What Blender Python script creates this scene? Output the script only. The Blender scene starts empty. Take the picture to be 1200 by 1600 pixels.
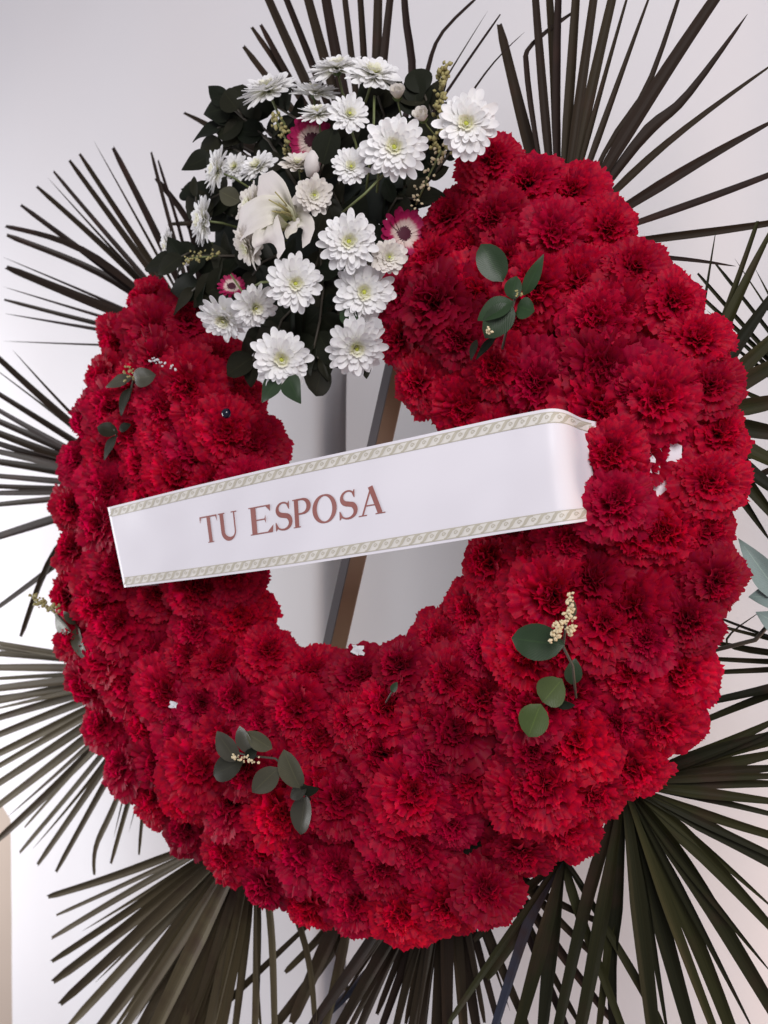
import bpy, math, random
import numpy as np
from mathutils import Vector, Matrix, noise
random.seed(11); rng = np.random.default_rng(11)
C = bpy.context.scene.collection
sc = bpy.context.scene
# ---------------------------------------------------------------- camera
D = 1.35; H = 1.25
cam = bpy.data.cameras.new('camera'); camo = bpy.data.objects.new('camera', cam); C.objects.link(camo)
camo.location = (0, -D, H); camo.rotation_euler = (math.pi/2, 0, 0)
cam.sensor_fit = 'VERTICAL'; cam.sensor_height = 24; cam.lens = 24*D/1.6
cam.clip_start = 0.02; cam.clip_end = 60
cam.dof.use_dof = True; cam.dof.focus_distance = 1.14; cam.dof.aperture_fstop = 3.0
sc.camera = camo
# ---------------------------------------------------------------- world, lamps, exposure
w = bpy.data.worlds.new('World'); sc.world = w; w.use_nodes = True
bg = w.node_tree.nodes['Background']; bg.inputs[0].default_value = (0.87, 0.81, 0.91, 1); bg.inputs[1].default_value = 0.34
def area(name, loc, target, sx, sy, energy, col):
    l = bpy.data.lights.new(name, 'AREA'); l.shape = 'RECTANGLE'; l.size = sx; l.size_y = sy; l.energy = energy; l.color = col
    o = bpy.data.objects.new(name, l); C.objects.link(o); o.location = loc
    o.rotation_euler = (Vector(target)-Vector(loc)).to_track_quat('-Z', 'Y').to_euler()
    return o
area('left_wall_fill', (-2.35, 0.50, H-0.45), (0.0, 0.62, H-0.30), 0.7, 1.5, 43, (0.98, 0.98, 1.0))  # unseen source on the left, placed to brighten the curtain behind the ring
area('ceiling_light', (0.35, -2.4, H+1.15), (0.1, 0, H-0.2), 1.2, 1.2, 52, (1.0, 0.97, 0.98))
area('warm_fill', (1.45, -0.55, H-1.0), (0.25, 0.45, H-0.45), 0.5, 0.8, 15, (1.0, 0.70, 0.52))  # added warm fill, tints the lower right curtain beige; no known source there
sc.view_settings.view_transform = 'Standard'; sc.view_settings.look = 'None'; sc.view_settings.gamma = 1; sc.view_settings.exposure = 0
# ---------------------------------------------------------------- picture-to-place geometry: the wreath stands in a plane turned 27 degrees
K = 0.5; L = math.sqrt(1+K*K)
N = Vector((-K, -1, 0))/L           # out of the wreath, towards the viewer
T = Vector((1, -K, 0))/L            # along the wreath, to the right
UP = Vector((0, 0, 1))
CAM = Vector((0, -D, H))
def P(px, py, off=0.0):
    d = Vector(((px-600)/1000, D, (800-py)/1000))
    s = (off - N.dot(CAM))/N.dot(d)
    return CAM + d*s
def scale_at(px, py, off=0.0):      # metres per pixel there
    return (P(px, py, off)-CAM).y/D/1000
def flat(p):                        # point -> (along, up) in the wreath's plane
    return p.dot(T), p.z
# ---------------------------------------------------------------- helpers
def mesh(name, verts, faces, uvs=None, smooth=True, mat=None, mats=None, fm=None):
    m = bpy.data.meshes.new(name)
    m.from_pydata([tuple(v) for v in verts], [], faces)
    if uvs is not None:
        lay = m.uv_layers.new(name='UVMap')
        idx = np.zeros(len(m.loops), dtype=np.int32); m.loops.foreach_get('vertex_index', idx)
        u = np.array(uvs, dtype=np.float32)[idx]; lay.data.foreach_set('uv', u.ravel())
    if smooth: m.polygons.foreach_set('use_smooth', [True]*len(m.polygons))
    for k in (mats or ([mat] if mat else [])): m.materials.append(k)
    if fm is not None: m.polygons.foreach_set('material_index', fm)
    m.update(); return m
def link(name, me, parent=None, M=None, kind=None, label=None):
    o = bpy.data.objects.new(name, me); C.objects.link(o)
    if parent is not None: o.parent = parent
    if M is not None: o.matrix_local = M
    if kind: o['kind'] = kind
    if label: o['label'] = label
    return o
def thing(name, label, cat, M=None, group=None, me=None):
    o = bpy.data.objects.new(name, me); C.objects.link(o)
    if me is None: o.empty_display_size = 0.02
    if M is not None: o.matrix_world = M
    o['label'] = label; o['category'] = cat
    if group: o['group'] = group
    return o
def basis(loc, zdir, xhint=None, s=1.0, roll=0.0):
    z = Vector(zdir).normalized(); xh = Vector(xhint) if xhint is not None else (T if abs(z.dot(T)) < .9 else UP)
    x = (xh - z*xh.dot(z)).normalized(); y = z.cross(x)
    R = Matrix((x, y, z)).transposed().to_4x4()
    return Matrix.Translation(Vector(loc)) @ R @ Matrix.Rotation(roll, 4, 'Z') @ Matrix.Scale(s, 4)
def grid_faces(nu, nv, base=0):
    return [(base+i*nv+j, base+i*nv+j+1, base+(i+1)*nv+j+1, base+(i+1)*nv+j) for i in range(nu-1) for j in range(nv-1)]
def tube(pts, rad, n=6):
    vs, fs = [], []
    for i, p in enumerate(pts):
        d = (Vector(pts[min(i+1, len(pts)-1)])-Vector(pts[max(i-1, 0)])).normalized()
        a = d.cross(Vector((0.3, 0.2, 1))); a = a.normalized() if a.length > 1e-4 else Vector((1, 0, 0)); b = d.cross(a)
        r = rad[i] if isinstance(rad, (list, tuple)) else rad
        for k in range(n):
            t = 2*math.pi*k/n; vs.append(Vector(p)+a*math.cos(t)*r+b*math.sin(t)*r)
    for i in range(len(pts)-1):
        for k in range(n): fs.append((i*n+k, i*n+(k+1) % n, (i+1)*n+(k+1) % n, (i+1)*n+k))
    fs.append(tuple(range(n-1, -1, -1))); fs.append(tuple((len(pts)-1)*n+k for k in range(n)))
    return vs, fs
def merge(parts):
    vs, fs = [], []
    for v, f in parts:
        b = len(vs); vs += list(v); fs += [tuple(b+i for i in q) for q in f]
    return vs, fs
# ---------------------------------------------------------------- materials
def new_mat(name):
    m = bpy.data.materials.new(name); m.use_nodes = True
    nt = m.node_tree; b = nt.nodes['Principled BSDF']; return m, nt, b
def ramp(nt, stops, src=None):
    r = nt.nodes.new('ShaderNodeValToRGB'); e = r.color_ramp.elements
    while len(e) < len(stops): e.new(0.5)
    for k, (p, c) in enumerate(stops): e[k].position = p; e[k].color = (*c, 1)
    if src is not None: nt.links.new(src, r.inputs[0])
    return r
def noise_node(nt, scale, detail=3, vec=None, rough=.5):
    n = nt.nodes.new('ShaderNodeTexNoise'); n.inputs['Scale'].default_value = scale; n.inputs['Detail'].default_value = detail; n.inputs['Roughness'].default_value = rough
    if vec is not None: nt.links.new(vec, n.inputs['Vector'])
    return n
def mixc(nt, fac, a, b, mode='MIX'):
    m = nt.nodes.new('ShaderNodeMix'); m.data_type = 'RGBA'; m.blend_type = mode
    for sock, v in ((0, fac), (6, a), (7, b)):
        if isinstance(v, bpy.types.NodeSocket): nt.links.new(v, m.inputs[sock])
        elif isinstance(v, (int, float)): m.inputs[sock].default_value = v
        else: m.inputs[sock].default_value = (*v, 1)
    return m.outputs[2]
def bump(nt, b, height, strength=.3, dist=.002):
    n = nt.nodes.new('ShaderNodeBump'); n.inputs['Strength'].default_value = strength; n.inputs['Distance'].default_value = dist
    nt.links.new(height, n.inputs['Height']); nt.links.new(n.outputs[0], b.inputs['Normal'])
def plain(name, col, rough=.5, col2=None, nscale=40, metallic=0, spec=None, trans=0, rnd=None):
    m, nt, b = new_mat(name)
    tc = nt.nodes.new('ShaderNodeTexCoord')
    c = mixc(nt, noise_node(nt, nscale, 4, tc.outputs['Object']).outputs[0], col, col2 or tuple(x*.75 for x in col))
    if rnd is not None:
        oi = nt.nodes.new('ShaderNodeObjectInfo'); c = mixc(nt, oi.outputs['Random'], c, mixc(nt, 1.0, c, rnd, 'MULTIPLY'))
    nt.links.new(c, b.inputs['Base Color']); b.inputs['Roughness'].default_value = rough; b.inputs['Metallic'].default_value = metallic
    if spec is not None: b.inputs['Specular IOR Level'].default_value = spec
    if trans:
        tr = nt.nodes.new('ShaderNodeBsdfTranslucent'); nt.links.new(c, tr.inputs[0]); ms = nt.nodes.new('ShaderNodeMixShader'); ms.inputs[0].default_value = trans
        out = nt.nodes['Material Output']; nt.links.new(b.outputs[0], ms.inputs[1]); nt.links.new(tr.outputs[0], ms.inputs[2]); nt.links.new(ms.outputs[0], out.inputs[0])
    return m
def red_petal():
    m, nt, b = new_mat('red_petal')
    tc = nt.nodes.new('ShaderNodeTexCoord'); oi = nt.nodes.new('ShaderNodeObjectInfo')
    r = ramp(nt, [(0, (.34, .0005, .020)), (.25, (.55, .0005, .028)), (.6, (.69, .0006, .034)), (.8, (.54, .0008, .048)), (1, (.80, .001, .033))], oi.outputs['Random'])
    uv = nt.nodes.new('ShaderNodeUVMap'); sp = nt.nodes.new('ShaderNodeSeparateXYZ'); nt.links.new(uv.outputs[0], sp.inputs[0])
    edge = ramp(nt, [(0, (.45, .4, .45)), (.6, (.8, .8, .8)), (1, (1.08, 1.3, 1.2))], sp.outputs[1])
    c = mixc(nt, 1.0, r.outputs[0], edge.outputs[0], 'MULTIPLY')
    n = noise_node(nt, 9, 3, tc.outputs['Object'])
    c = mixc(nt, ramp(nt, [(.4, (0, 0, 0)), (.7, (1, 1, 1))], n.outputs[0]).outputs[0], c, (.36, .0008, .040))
    n2 = noise_node(nt, 60, 2, tc.outputs['Object'])
    c = mixc(nt, ramp(nt, [(.70, (0, 0, 0)), (.76, (.5, .5, .5))], n2.outputs[0]).outputs[0], c, (.75, .12, .20))
    nt.links.new(c, b.inputs['Base Color']); b.inputs['Roughness'].default_value = .55; b.inputs['Specular IOR Level'].default_value = .22
    b.inputs['Sheen Weight'].default_value = .05; b.inputs['Sheen Tint'].default_value = (1, .25, .45, 1)
    tr = nt.nodes.new('ShaderNodeBsdfTranslucent'); nt.links.new(c, tr.inputs[0]); ms = nt.nodes.new('ShaderNodeMixShader'); ms.inputs[0].default_value = .55
    out = nt.nodes['Material Output']; nt.links.new(b.outputs[0], ms.inputs[1]); nt.links.new(tr.outputs[0], ms.inputs[2]); nt.links.new(ms.outputs[0], out.inputs[0])
    return m
def uv_petal(name, stops, streak=.12, trans=.25, rough=.5):
    m, nt, b = new_mat(name)
    uv = nt.nodes.new('ShaderNodeUVMap'); sp = nt.nodes.new('ShaderNodeSeparateXYZ'); nt.links.new(uv.outputs[0], sp.inputs[0])
    mp = nt.nodes.new('ShaderNodeMapping'); mp.inputs['Scale'].default_value = (14, 1.2, 1); nt.links.new(uv.outputs[0], mp.inputs[0])
    n = noise_node(nt, 1.0, 2, mp.outputs[0])
    a = nt.nodes.new('ShaderNodeMath'); a.operation = 'MULTIPLY_ADD'; nt.links.new(n.outputs[0], a.inputs[0]); a.inputs[1].default_value = streak*2; a.inputs[2].default_value = -streak
    s = nt.nodes.new('ShaderNodeMath'); s.operation = 'ADD'; nt.links.new(sp.outputs[1], s.inputs[0]); nt.links.new(a.outputs[0], s.inputs[1])
    r = ramp(nt, stops, s.outputs[0]); nt.links.new(r.outputs[0], b.inputs['Base Color']); b.inputs['Roughness'].default_value = rough
    b.inputs['Specular IOR Level'].default_value = .25; bump(nt, b, n.outputs[0], .35, .001)
    tr = nt.nodes.new('ShaderNodeBsdfTranslucent'); nt.links.new(r.outputs[0], tr.inputs[0]); ms = nt.nodes.new('ShaderNodeMixShader'); ms.inputs[0].default_value = trans
    out = nt.nodes['Material Output']; nt.links.new(b.outputs[0], ms.inputs[1]); nt.links.new(tr.outputs[0], ms.inputs[2]); nt.links.new(ms.outputs[0], out.inputs[0])
    return m
def leaf_mat(name, c1, c2, rough=.45, rib=1.5, spec=.4):
    m, nt, b = new_mat(name)
    uv = nt.nodes.new('ShaderNodeUVMap'); sp = nt.nodes.new('ShaderNodeSeparateXYZ'); nt.links.new(uv.outputs[0], sp.inputs[0])
    oi = nt.nodes.new('ShaderNodeObjectInfo'); tc = nt.nodes.new('ShaderNodeTexCoord')
    c = mixc(nt, oi.outputs['Random'], c1, c2)
    n = noise_node(nt, 55, 4, tc.outputs['Object'])
    c = mixc(nt, n.outputs[0], c, mixc(nt, 1.0, c, (.6, .62, .6), 'MULTIPLY'))
    r = ramp(nt, [(0, (1, 1, 1)), (.47, (1, 1, 1)), (.5, (rib, rib, rib*.9)), (.53, (1, 1, 1))], sp.outputs[0])
    c = mixc(nt, 1.0, c, r.outputs[0], 'MULTIPLY')
    nt.links.new(c, b.inputs['Base Color']); b.inputs['Roughness'].default_value = rough; b.inputs['Specular IOR Level'].default_value = spec
    wv = nt.nodes.new('ShaderNodeTexWave'); wv.inputs['Scale'].default_value = 6; wv.inputs['Distortion'].default_value = 2; mp = nt.nodes.new('ShaderNodeMapping'); mp.inputs['Rotation'].default_value = (0, 0, .9); nt.links.new(uv.outputs[0], mp.inputs[0]); nt.links.new(mp.outputs[0], wv.inputs[0])
    bump(nt, b, wv.outputs[1], .15, .0006)
    return m
def palm_mat(name, c1, c2):
    m, nt, b = new_mat(name)
    uv = nt.nodes.new('ShaderNodeUVMap'); mp = nt.nodes.new('ShaderNodeMapping'); mp.inputs['Scale'].default_value = (22, 1.0, 1); nt.links.new(uv.outputs[0], mp.inputs[0])
    n = noise_node(nt, 1.0, 4, mp.outputs[0]); oi = nt.nodes.new('ShaderNodeObjectInfo')
    c = mixc(nt, oi.outputs['Random'], c1, c2); c = mixc(nt, ramp(nt, [(.35, (0, 0, 0)), (.7, (1, 1, 1))], n.outputs[0]).outputs[0], c, mixc(nt, 1.0, c, (1.6, 1.45, 1.4), 'MULTIPLY'))
    tc = nt.nodes.new('ShaderNodeTexCoord'); n2 = noise_node(nt, 12, 3, tc.outputs['Object'])
    c = mixc(nt, ramp(nt, [(.55, (0, 0, 0)), (.75, (.7, .7, .7))], n2.outputs[0]).outputs[0], c, (.045, .022, .016))
    nt.links.new(c, b.inputs['Base Color']); b.inputs['Roughness'].default_value = .6; b.inputs['Specular IOR Level'].default_value = .16
    bump(nt, b, n.outputs[0], .4, .0012); return m
M_RED = red_petal()
M_WHITE = uv_petal('white_petal', [(0, (.66, .68, .26)), (.22, (.86, .86, .68)), (.5, (.90, .89, .86)), (1, (.90, .90, .91))])
M_WHIN = uv_petal('inner_white_petal', [(0, (.50, .56, .12)), (.35, (.74, .74, .36)), (.8, (.88, .87, .72)), (1, (.90, .89, .80))])
M_CREAM = uv_petal('cream_petal', [(0, (.70, .66, .34)), (.3, (.80, .76, .66)), (1, (.84, .80, .76))])
M_LILY = uv_petal('lily_petal', [(0, (.50, .52, .24)), (.30, (.78, .75, .66)), (.7, (.84, .79, .76)), (1, (.84, .79, .76))], .2, .2)
M_PINK = uv_petal('pink_petal', [(0, (.78, .70, .60)), (.50, (.72, .56, .52)), (.66, (.42, .015, .10)), (1, (.26, .005, .06))], .16, .15)
M_YEL = plain('green_yellow_centre', (.55, .55, .08), .6, (.35, .42, .05), 200)
M_MAROON = plain('maroon_disc', (.035, .004, .014), .7, (.10, .008, .03), 160)
M_BUDG = plain('green_calyx', (.10, .15, .045), .5)
M_STEM = plain('green_stem', (.16, .19, .07), .5)
M_DSTEM = plain('dark_stem', (.06, .05, .035), .6)
M_LEAF = leaf_mat('dark_leaf', (.010, .014, .008), (.026, .024, .014), rib=1.6, spec=.12, rough=.6)
M_LEAFG = leaf_mat('green_leaf', (.022, .055, .016), (.022, .040, .018))
M_LEAFL = leaf_mat('fresh_leaf', (.055, .10, .016), (.085, .11, .035))
M_LEAFO = leaf_mat('olive_grey_leaf', (.095, .092, .052), (.060, .056, .040))
M_LEAFP = leaf_mat('pale_leaf_skin', (.26, .34, .32), (.22, .30, .28), .6)
M_PALM = palm_mat('palm_blade', (.016, .009, .008), (.026, .020, .011))
M_PALMO = palm_mat('palm_blade_olive', (.048, .038, .022), (.072, .060, .032))
M_PALMD = palm_mat('palm_blade_dark', (.009, .010, .005), (.026, .027, .009))
M_PALMB = palm_mat('palm_blade_bluish', (.030, .036, .055), (.040, .045, .065))
M_BUD = plain('cream_bud', (.62, .50, .26), .6, (.75, .66, .48), 300)
M_BUDY = plain('olive_bud', (.26, .22, .08), .6, (.38, .34, .14), 300)
M_FOAM = plain('green_foam', (.012, .018, .012), .9, (.006, .008, .007), 90)
M_METAL_A = plain('painted_grey_metal', (.17, .155, .155), .30, (.13, .12, .125), 8, .3)
M_METAL_B = plain('brown_metal', (.22, .145, .10), .36, (.16, .11, .075), 8, .25)
M_BEAD = plain('navy_bead', (.004, .005, .02), .08, None, 10)
M_SCRAP = plain('white_tissue', (.78, .80, .82), .7)
# ---------------------------------------------------------------- the setting: curtain and wall
def cloth_mat():
    m, nt, b = new_mat('white_cloth')
    tc = nt.nodes.new('ShaderNodeTexCoord')
    n = noise_node(nt, 1.3, 3, tc.outputs['Object'])
    c = mixc(nt, n.outputs[0], (.78, .765, .78), (.70, .685, .70))
    nt.links.new(c, b.inputs['Base Color']); b.inputs['Roughness'].default_value = .75; b.inputs['Specular IOR Level'].default_value = .2
    w1 = nt.nodes.new('ShaderNodeTexWave'); w1.inputs['Scale'].default_value = 160; w1.bands_direction = 'Z'; nt.links.new(tc.outputs['Object'], w1.inputs[0])
    w2 = nt.nodes.new('ShaderNodeTexWave'); w2.inputs['Scale'].default_value = 160; w2.bands_direction = 'X'; nt.links.new(tc.outputs['Object'], w2.inputs[0])
    a = nt.nodes.new('ShaderNodeMath'); a.operation = 'ADD'; nt.links.new(w1.outputs[1], a.inputs[0]); nt.links.new(w2.outputs[1], a.inputs[1])
    bump(nt, b, a.outputs[0], .12, .0005); return m
M_CLOTH = cloth_mat()
M_WALL = plain('beige_plaster', (.50, .41, .34), .85, (.44, .36, .30), 6)
OFFW = -0.50
def along(px): return flat(P(px, 800, OFFW))[0]
a_edge = along(545); a_b = along(485)
def kz(z): return 1/(1+math.exp((z-(H+.34))*22))
def fold(a, z, right):
    f = .0016*noise.noise(Vector((a*7, z*5, 2.3)))+.0009*noise.noise(Vector((a*16, z*14, 7.3)))+0.012*math.sin(a*5.0+.6+.25*z) + 0.006*math.sin(a*13+1.3+.5*math.sin(z*1.7)) + .004*noise.noise(Vector((a*2, z*2, .3)))
    if not right:
        t = max(0, (a-a_b)/(a_edge-a_b)); f -= .085*t*t*kz(z)
    else:
        t = max(0, 1-(a-a_edge)/.10); f += .004*t
        f += -.05*math.exp(-((a-along(1175)-.04*(z-1.5))/.10)**2)*(1/(1+math.exp(-(z-1.3)*3)))
    return f
def curtain_panel(a0, a1, right, n=110, nz=46, zmin=-1.2, zmax=3.0):
    vs = []
    for i in range(n):
        for j in range(nz):
            z = zmin+(zmax-zmin)*j/(nz-1); a = a0+(a1-a0)*i/(n-1)
            if not right and i < 70:
                k = 1/(1+math.exp(min(60, (z-.50)*45))); a = a + k*(along(20)-a0)*(1-i/70)
            vs.append(T*a + N*(OFFW+fold(a, z, right)+(.001+.011*kz(z) if right else 0)) + UP*z)
    return vs, grid_faces(n, nz)
cur = thing('curtain', 'white cloth curtain with soft folds hanging behind the wreath', 'curtain', Matrix.Translation(P(600, 2000, OFFW)*1.0))
inv = cur.matrix_world.inverted()
v, f = curtain_panel(along(-120), a_edge, False); link('curtain_panel', mesh('curtain_panel', [inv@p for p in v], f, mat=M_CLOTH), cur)
v, f = curtain_panel(a_edge-.004, along(1900), True); link('curtain_panel', mesh('curtain_panel', [inv@p for p in v], f, mat=M_CLOTH), cur)
wv = [T*a + N*(OFFW-.17) + UP*z for a in (-2.6, 2.6) for z in (-1.4, 3.0)]
wall = link('wall', mesh('wall', wv, [(0, 1, 3, 2)], mat=M_WALL, smooth=False), kind='structure')
# ---------------------------------------------------------------- the wreath's outline, in picture coordinates
RED = [(770,212),(800,225),(830,240),(870,255),(920,262),(945,275),(960,290),(985,330),(1000,365),(1030,400),(1060,415),(1085,440),(1100,480),(1135,500),(1145,540),(1150,585),(1165,610),(1165,650),(1170,700),(1172,740),(1150,780),(1143,820),(1155,860),(1165,890),(1155,930),(1130,960),(1120,1010),(1110,1040),(1115,1080),(1110,1130),(1085,1145),(1055,1170),(1050,1210),(1010,1235),(990,1240),(950,1280),(930,1320),(890,1350),(850,1375),(790,1380),(770,1410),(740,1440),(700,1460),(650,1465),(610,1475),(560,1455),(500,1455),(440,1435),(390,1410),(340,1370),(290,1335),(240,1310),(210,1265),(170,1230),(155,1190),(130,1165),(125,1110),(95,1070),(88,1020),(85,985),(70,930),(72,890),(85,850),(75,800),(75,750),(95,700),(110,640),(130,580),(155,545),(152,515),(190,470),(215,435),(245,412),(290,415),(300,460),(330,480),(370,540),(400,590),(450,615),(465,640),(455,660),(430,675),(440,700),(440,730),(430,770),(415,830),(405,900),(415,940),(440,980),(480,990),(490,1010),(540,1015),(600,1005),(630,990),(650,970),(680,960),(700,920),(720,905),(720,870),(735,845),(765,800),(765,740),(735,690),(690,670),(650,650),(620,620),(600,590),(590,560),(588,500),(590,450),(620,410),(660,370),(665,330),(690,290),(710,250),(740,222)]
POLY = np.array(RED, float)
def seg_dist(p, poly=POLY):
    a = poly; b = np.roll(poly, -1, 0); ab = b-a; ap = p-a
    t = np.clip((ap*ab).sum(1)/(ab*ab).sum(1), 0, 1); q = a+ab*t[:, None]; d = np.hypot(*(p-q).T)
    i = d.argmin(); return d[i], q[i]
def inside(p, poly=POLY):
    x, y = p; a = poly; b = np.roll(poly, -1, 0)
    c = ((a[:, 1] > y) != (b[:, 1] > y)); xx = (b[:, 0]-a[:, 0])*(y-a[:, 1])/(b[:, 1]-a[:, 1]+1e-9)+a[:, 0]
    return bool((c & (x < xx)).sum() % 2)
def dome(d, amp=.085, base=.022, wd=170):
    return base+amp*math.sqrt(max(0, 1-(1-min(d/wd, 1))**2))
# foam base: the ring under the carnations and under the bouquet
BOUQ = [(245,412),(290,320),(340,200),(430,150),(560,130),(690,170),(770,212),(740,222),(690,290),(660,370),(590,450),(590,540),(480,560),(420,570),(370,540),(330,480),(290,450)]
wreath = thing('carnation_wreath', 'round funeral wreath packed with red carnations, open in the middle, on the metal stand', 'wreath', Matrix.Translation(P(600, 1480, 0)))
winv = wreath.matrix_world.inverted()
st = 14; cells = {}; vs = []; fs = []
def fv(i, j):
    if (i, j) in cells: return cells[(i, j)]
    p = np.array((i*st, j*st), float); inr = inside(p); db, _ = seg_dist(p, POLY) if inr else seg_dist(p, np.array(BOUQ, float))
    d = db if inr else max(db, 0)
    f_ = P(*p, dome(max(d-34, 1), .055, -.005) if inr else min(dome(d, .05, .0, 80), .05)); b_ = P(*p, -.012)
    cells[(i, j)] = len(vs); vs.extend([f_, b_]); return cells[(i, j)]
ok = {}
BQ = np.array(BOUQ, float)
for i in range(0, 90):
    for j in range(0, 115):
        p = np.array(((i+.5)*st, (j+.5)*st)); ok[(i, j)] = (inside(p) and seg_dist(p)[0] > 40) or (inside(p, BQ) and (seg_dist(p, BQ)[0] > 62 or (inside(p) and seg_dist(p)[0] > 30)))
for (i, j), o_ in ok.items():
    if not o_: continue
    q = [fv(i, j), fv(i, j+1), fv(i+1, j+1), fv(i+1, j)]
    fs.append(tuple(q)); fs.append(tuple(k+1 for k in reversed(q)))
    for (di, dj, a, b) in ((-1, 0, 0, 1), (0, 1, 1, 2), (1, 0, 2, 3), (0, -1, 3, 0)):
        if not ok.get((i+di, j+dj)): fs.append((q[b], q[a], q[a]+1, q[b]+1))
link('foam_base', mesh('foam_base', [winv@p for p in vs], fs, mat=M_FOAM), wreath)
# ---------------------------------------------------------------- carnations
def carnation_mesh(seed):
    r = random.Random(seed); vs, fs, uv = [], [], []
    op = r.uniform(.85, 1.1)
    rows = [(13, 16, -28, 1.04, .74), (12, 32, -15, 1.00, .72), (12, 46, -4, .94, .66), (11, 58, 8, .86, .58), (9, 69, 24, .80, .50), (8, 76, 60, .76, .50), (7, 82, 112, .74, .50), (5, 86, 150, .72, .46), (3, 88, 175, .62, .40)]
    for (n, e0, e1, ln, wid) in rows:
        for k in range(n):
            az = 2*math.pi*(k+r.uniform(-.4, .4))/n + e0; a0 = math.radians(e0+r.uniform(-7, 7)); a1 = math.radians((e1+r.uniform(-16, 14))*op); l_ = ln*r.uniform(.88, 1.08); wd = wid*r.uniform(.8, 1.25)
            ca, sa = math.cos(az), math.sin(az); out = Vector((ca, sa, 0)); side = Vector((-sa, ca, 0))
            ph, ph2, ph3 = r.uniform(0, 6.28), r.uniform(0, 6.28), r.uniform(0, 6.28); f1 = r.uniform(3.0, 5.0); f2 = r.uniform(9, 13); amp = r.uniform(.035, .07); tw = r.uniform(-.25, .25)
            nu, nv = 8, 15; b0 = len(vs); c = Vector((0, 0, -.10)); jag = [r.uniform(-1, 1)*.035 + (.022 if j % 2 else -.022) for j in range(nv)]
            for i in range(nu):
                t = i/(nu-1); e = a0+(a1-a0)*(t**1.6)
                d = out*math.cos(e)+UP*math.sin(e); nn = -out*math.sin(e)+UP*math.cos(e)
                if i: c = c + d*l_/(nu-1)
                ww = wd*(.12+.88*t**1.1)*.5
                for j in range(nv):
                    s = -1+2*j/(nv-1)
                    h = amp*(t**1.5)*math.sin(f1*s+ph) + .022*(t**3)*math.sin(f2*s+ph2) + .016*(t**2)*math.sin(f1*2.3*s+ph3+5*t) - .09*s*s*t + tw*s*ww*t
                    vs.append(c + side*s*ww + nn*h + d*(jag[j]*t**5 - .10*s*s*t)); uv.append((j/(nv-1), t))
            fs += grid_faces(nu, nv, b0)
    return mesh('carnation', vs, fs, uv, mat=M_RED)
CARN = [carnation_mesh(100+k) for k in range(7)]
cpts = []
def far(p, m): return all((p[0]-q[0])**2+(p[1]-q[1])**2 > (m*.5*(s_+q[2]))**2 for q in cpts for s_ in (1,))
def sz(p): return 1.0+.14*(p[0]-600)/600+.06*(p[1]-800)/800     # nearer flowers show larger
# edge rows first so the outline is the photograph's
seg = []
for a, b in zip(POLY, np.roll(POLY, -1, 0)):
    n = max(1, int(np.hypot(*(b-a))/4))
    for k in range(n): seg.append(a+(b-a)*k/n)
seg = np.array(seg); tang = np.roll(seg, -6, 0)-np.roll(seg, 6, 0); tang /= np.hypot(*tang.T)[:, None]+1e-9
nrm = np.stack([-tang[:, 1], tang[:, 0]], 1)
for a, nn in zip(seg, nrm):
    for ins in (43, 48):
        p = a+nn*ins*sz(a)
        if inside(p) and seg_dist(p)[0] > 38*sz(p) and far(p, 70*rng.uniform(.95, 1.12)):
            cpts.append((p[0], p[1], sz(p))); break
MAN = [(958, 708, 1.12), (962, 786, 1.1), (938, 640, 1.05), (1000, 850, 1.1)]
cpts += MAN
for m in (86, 80, 75, 70):
    for _ in range(5000):
        p = np.array((rng.uniform(60, 1180), rng.uniform(200, 1480)))
        if inside(p) and seg_dist(p)[0] > 44*sz(p) and far(p, m): cpts.append((p[0], p[1], sz(p)))
cand = [np.array((x, y), float) for x in range(66, 1180, 9) for y in range(206, 1480, 9)]
cand = np.array([p for p in cand if inside(p) and seg_dist(p)[0] > 36])
for _ in range(80):
    Q = np.array([(a, b) for a, b, c in cpts]); dd = np.hypot(cand[:, None, 0]-Q[None, :, 0], cand[:, None, 1]-Q[None, :, 1]).min(1)/(1+.14*(cand[:, 0]-600)/600)/np.where(cand[:, 0] < 380, .86, 1)
    k = dd.argmax()
    if dd[k] < 55: break
    cpts.append((cand[k][0], cand[k][1], sz(cand[k])*.95))
GAPS = [(1047, 690, 4), (1036, 770, 2), (880, 535, 3), (562, 1305, 4), (1018, 890, 5), (772, 1160, 3), (770, 1270, 2), (1000, 545, 0), (742, 1330, 0)]
ncar = 0
for (x, y, s_) in cpts:
    d, q = seg_dist(np.array((x, y))); off = dome(d)-.012+rng.uniform(-.016, .014)
    if (x, y, s_) in MAN[:2]: off += .032
    for g in GAPS:
        gd = math.hypot(x-g[0], y-g[1])
        rad = 58*s_+g[2]
        if 1 < gd < rad: x, y = g[0]+(x-g[0])/gd*rad, g[1]+(y-g[1])/gd*rad
    dirp = np.array((x, y))-q; dirp /= np.hypot(*dirp)+1e-6
    tl = max(0, 1-(d-30)/105)*.5
    z = N*.45 + (CAM-P(x, y, off)).normalized()*.55 + (T*(-dirp[0]) + UP*dirp[1])*tl + T*rng.uniform(-.36, .36)+UP*rng.uniform(-.36, .36)
    R = 0.0585*s_/sz((x, y))*(rng.uniform(.84, 1.24) if d > 62 else rng.uniform(.92, 1.1))*scale_at(x, y, off)*1000*sz((x, y))/ (1.0)
    R *= 1.10 if d > 62 else .96
    M = basis(P(x, y, off-.006), z, s=R, roll=rng.uniform(0, 6.28)) @ Matrix.Diagonal((rng.uniform(.93, 1.07), rng.uniform(.93, 1.07), rng.uniform(.85, 1.05), 1))
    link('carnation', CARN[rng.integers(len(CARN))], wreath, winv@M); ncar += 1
print('carnations', ncar)
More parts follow.
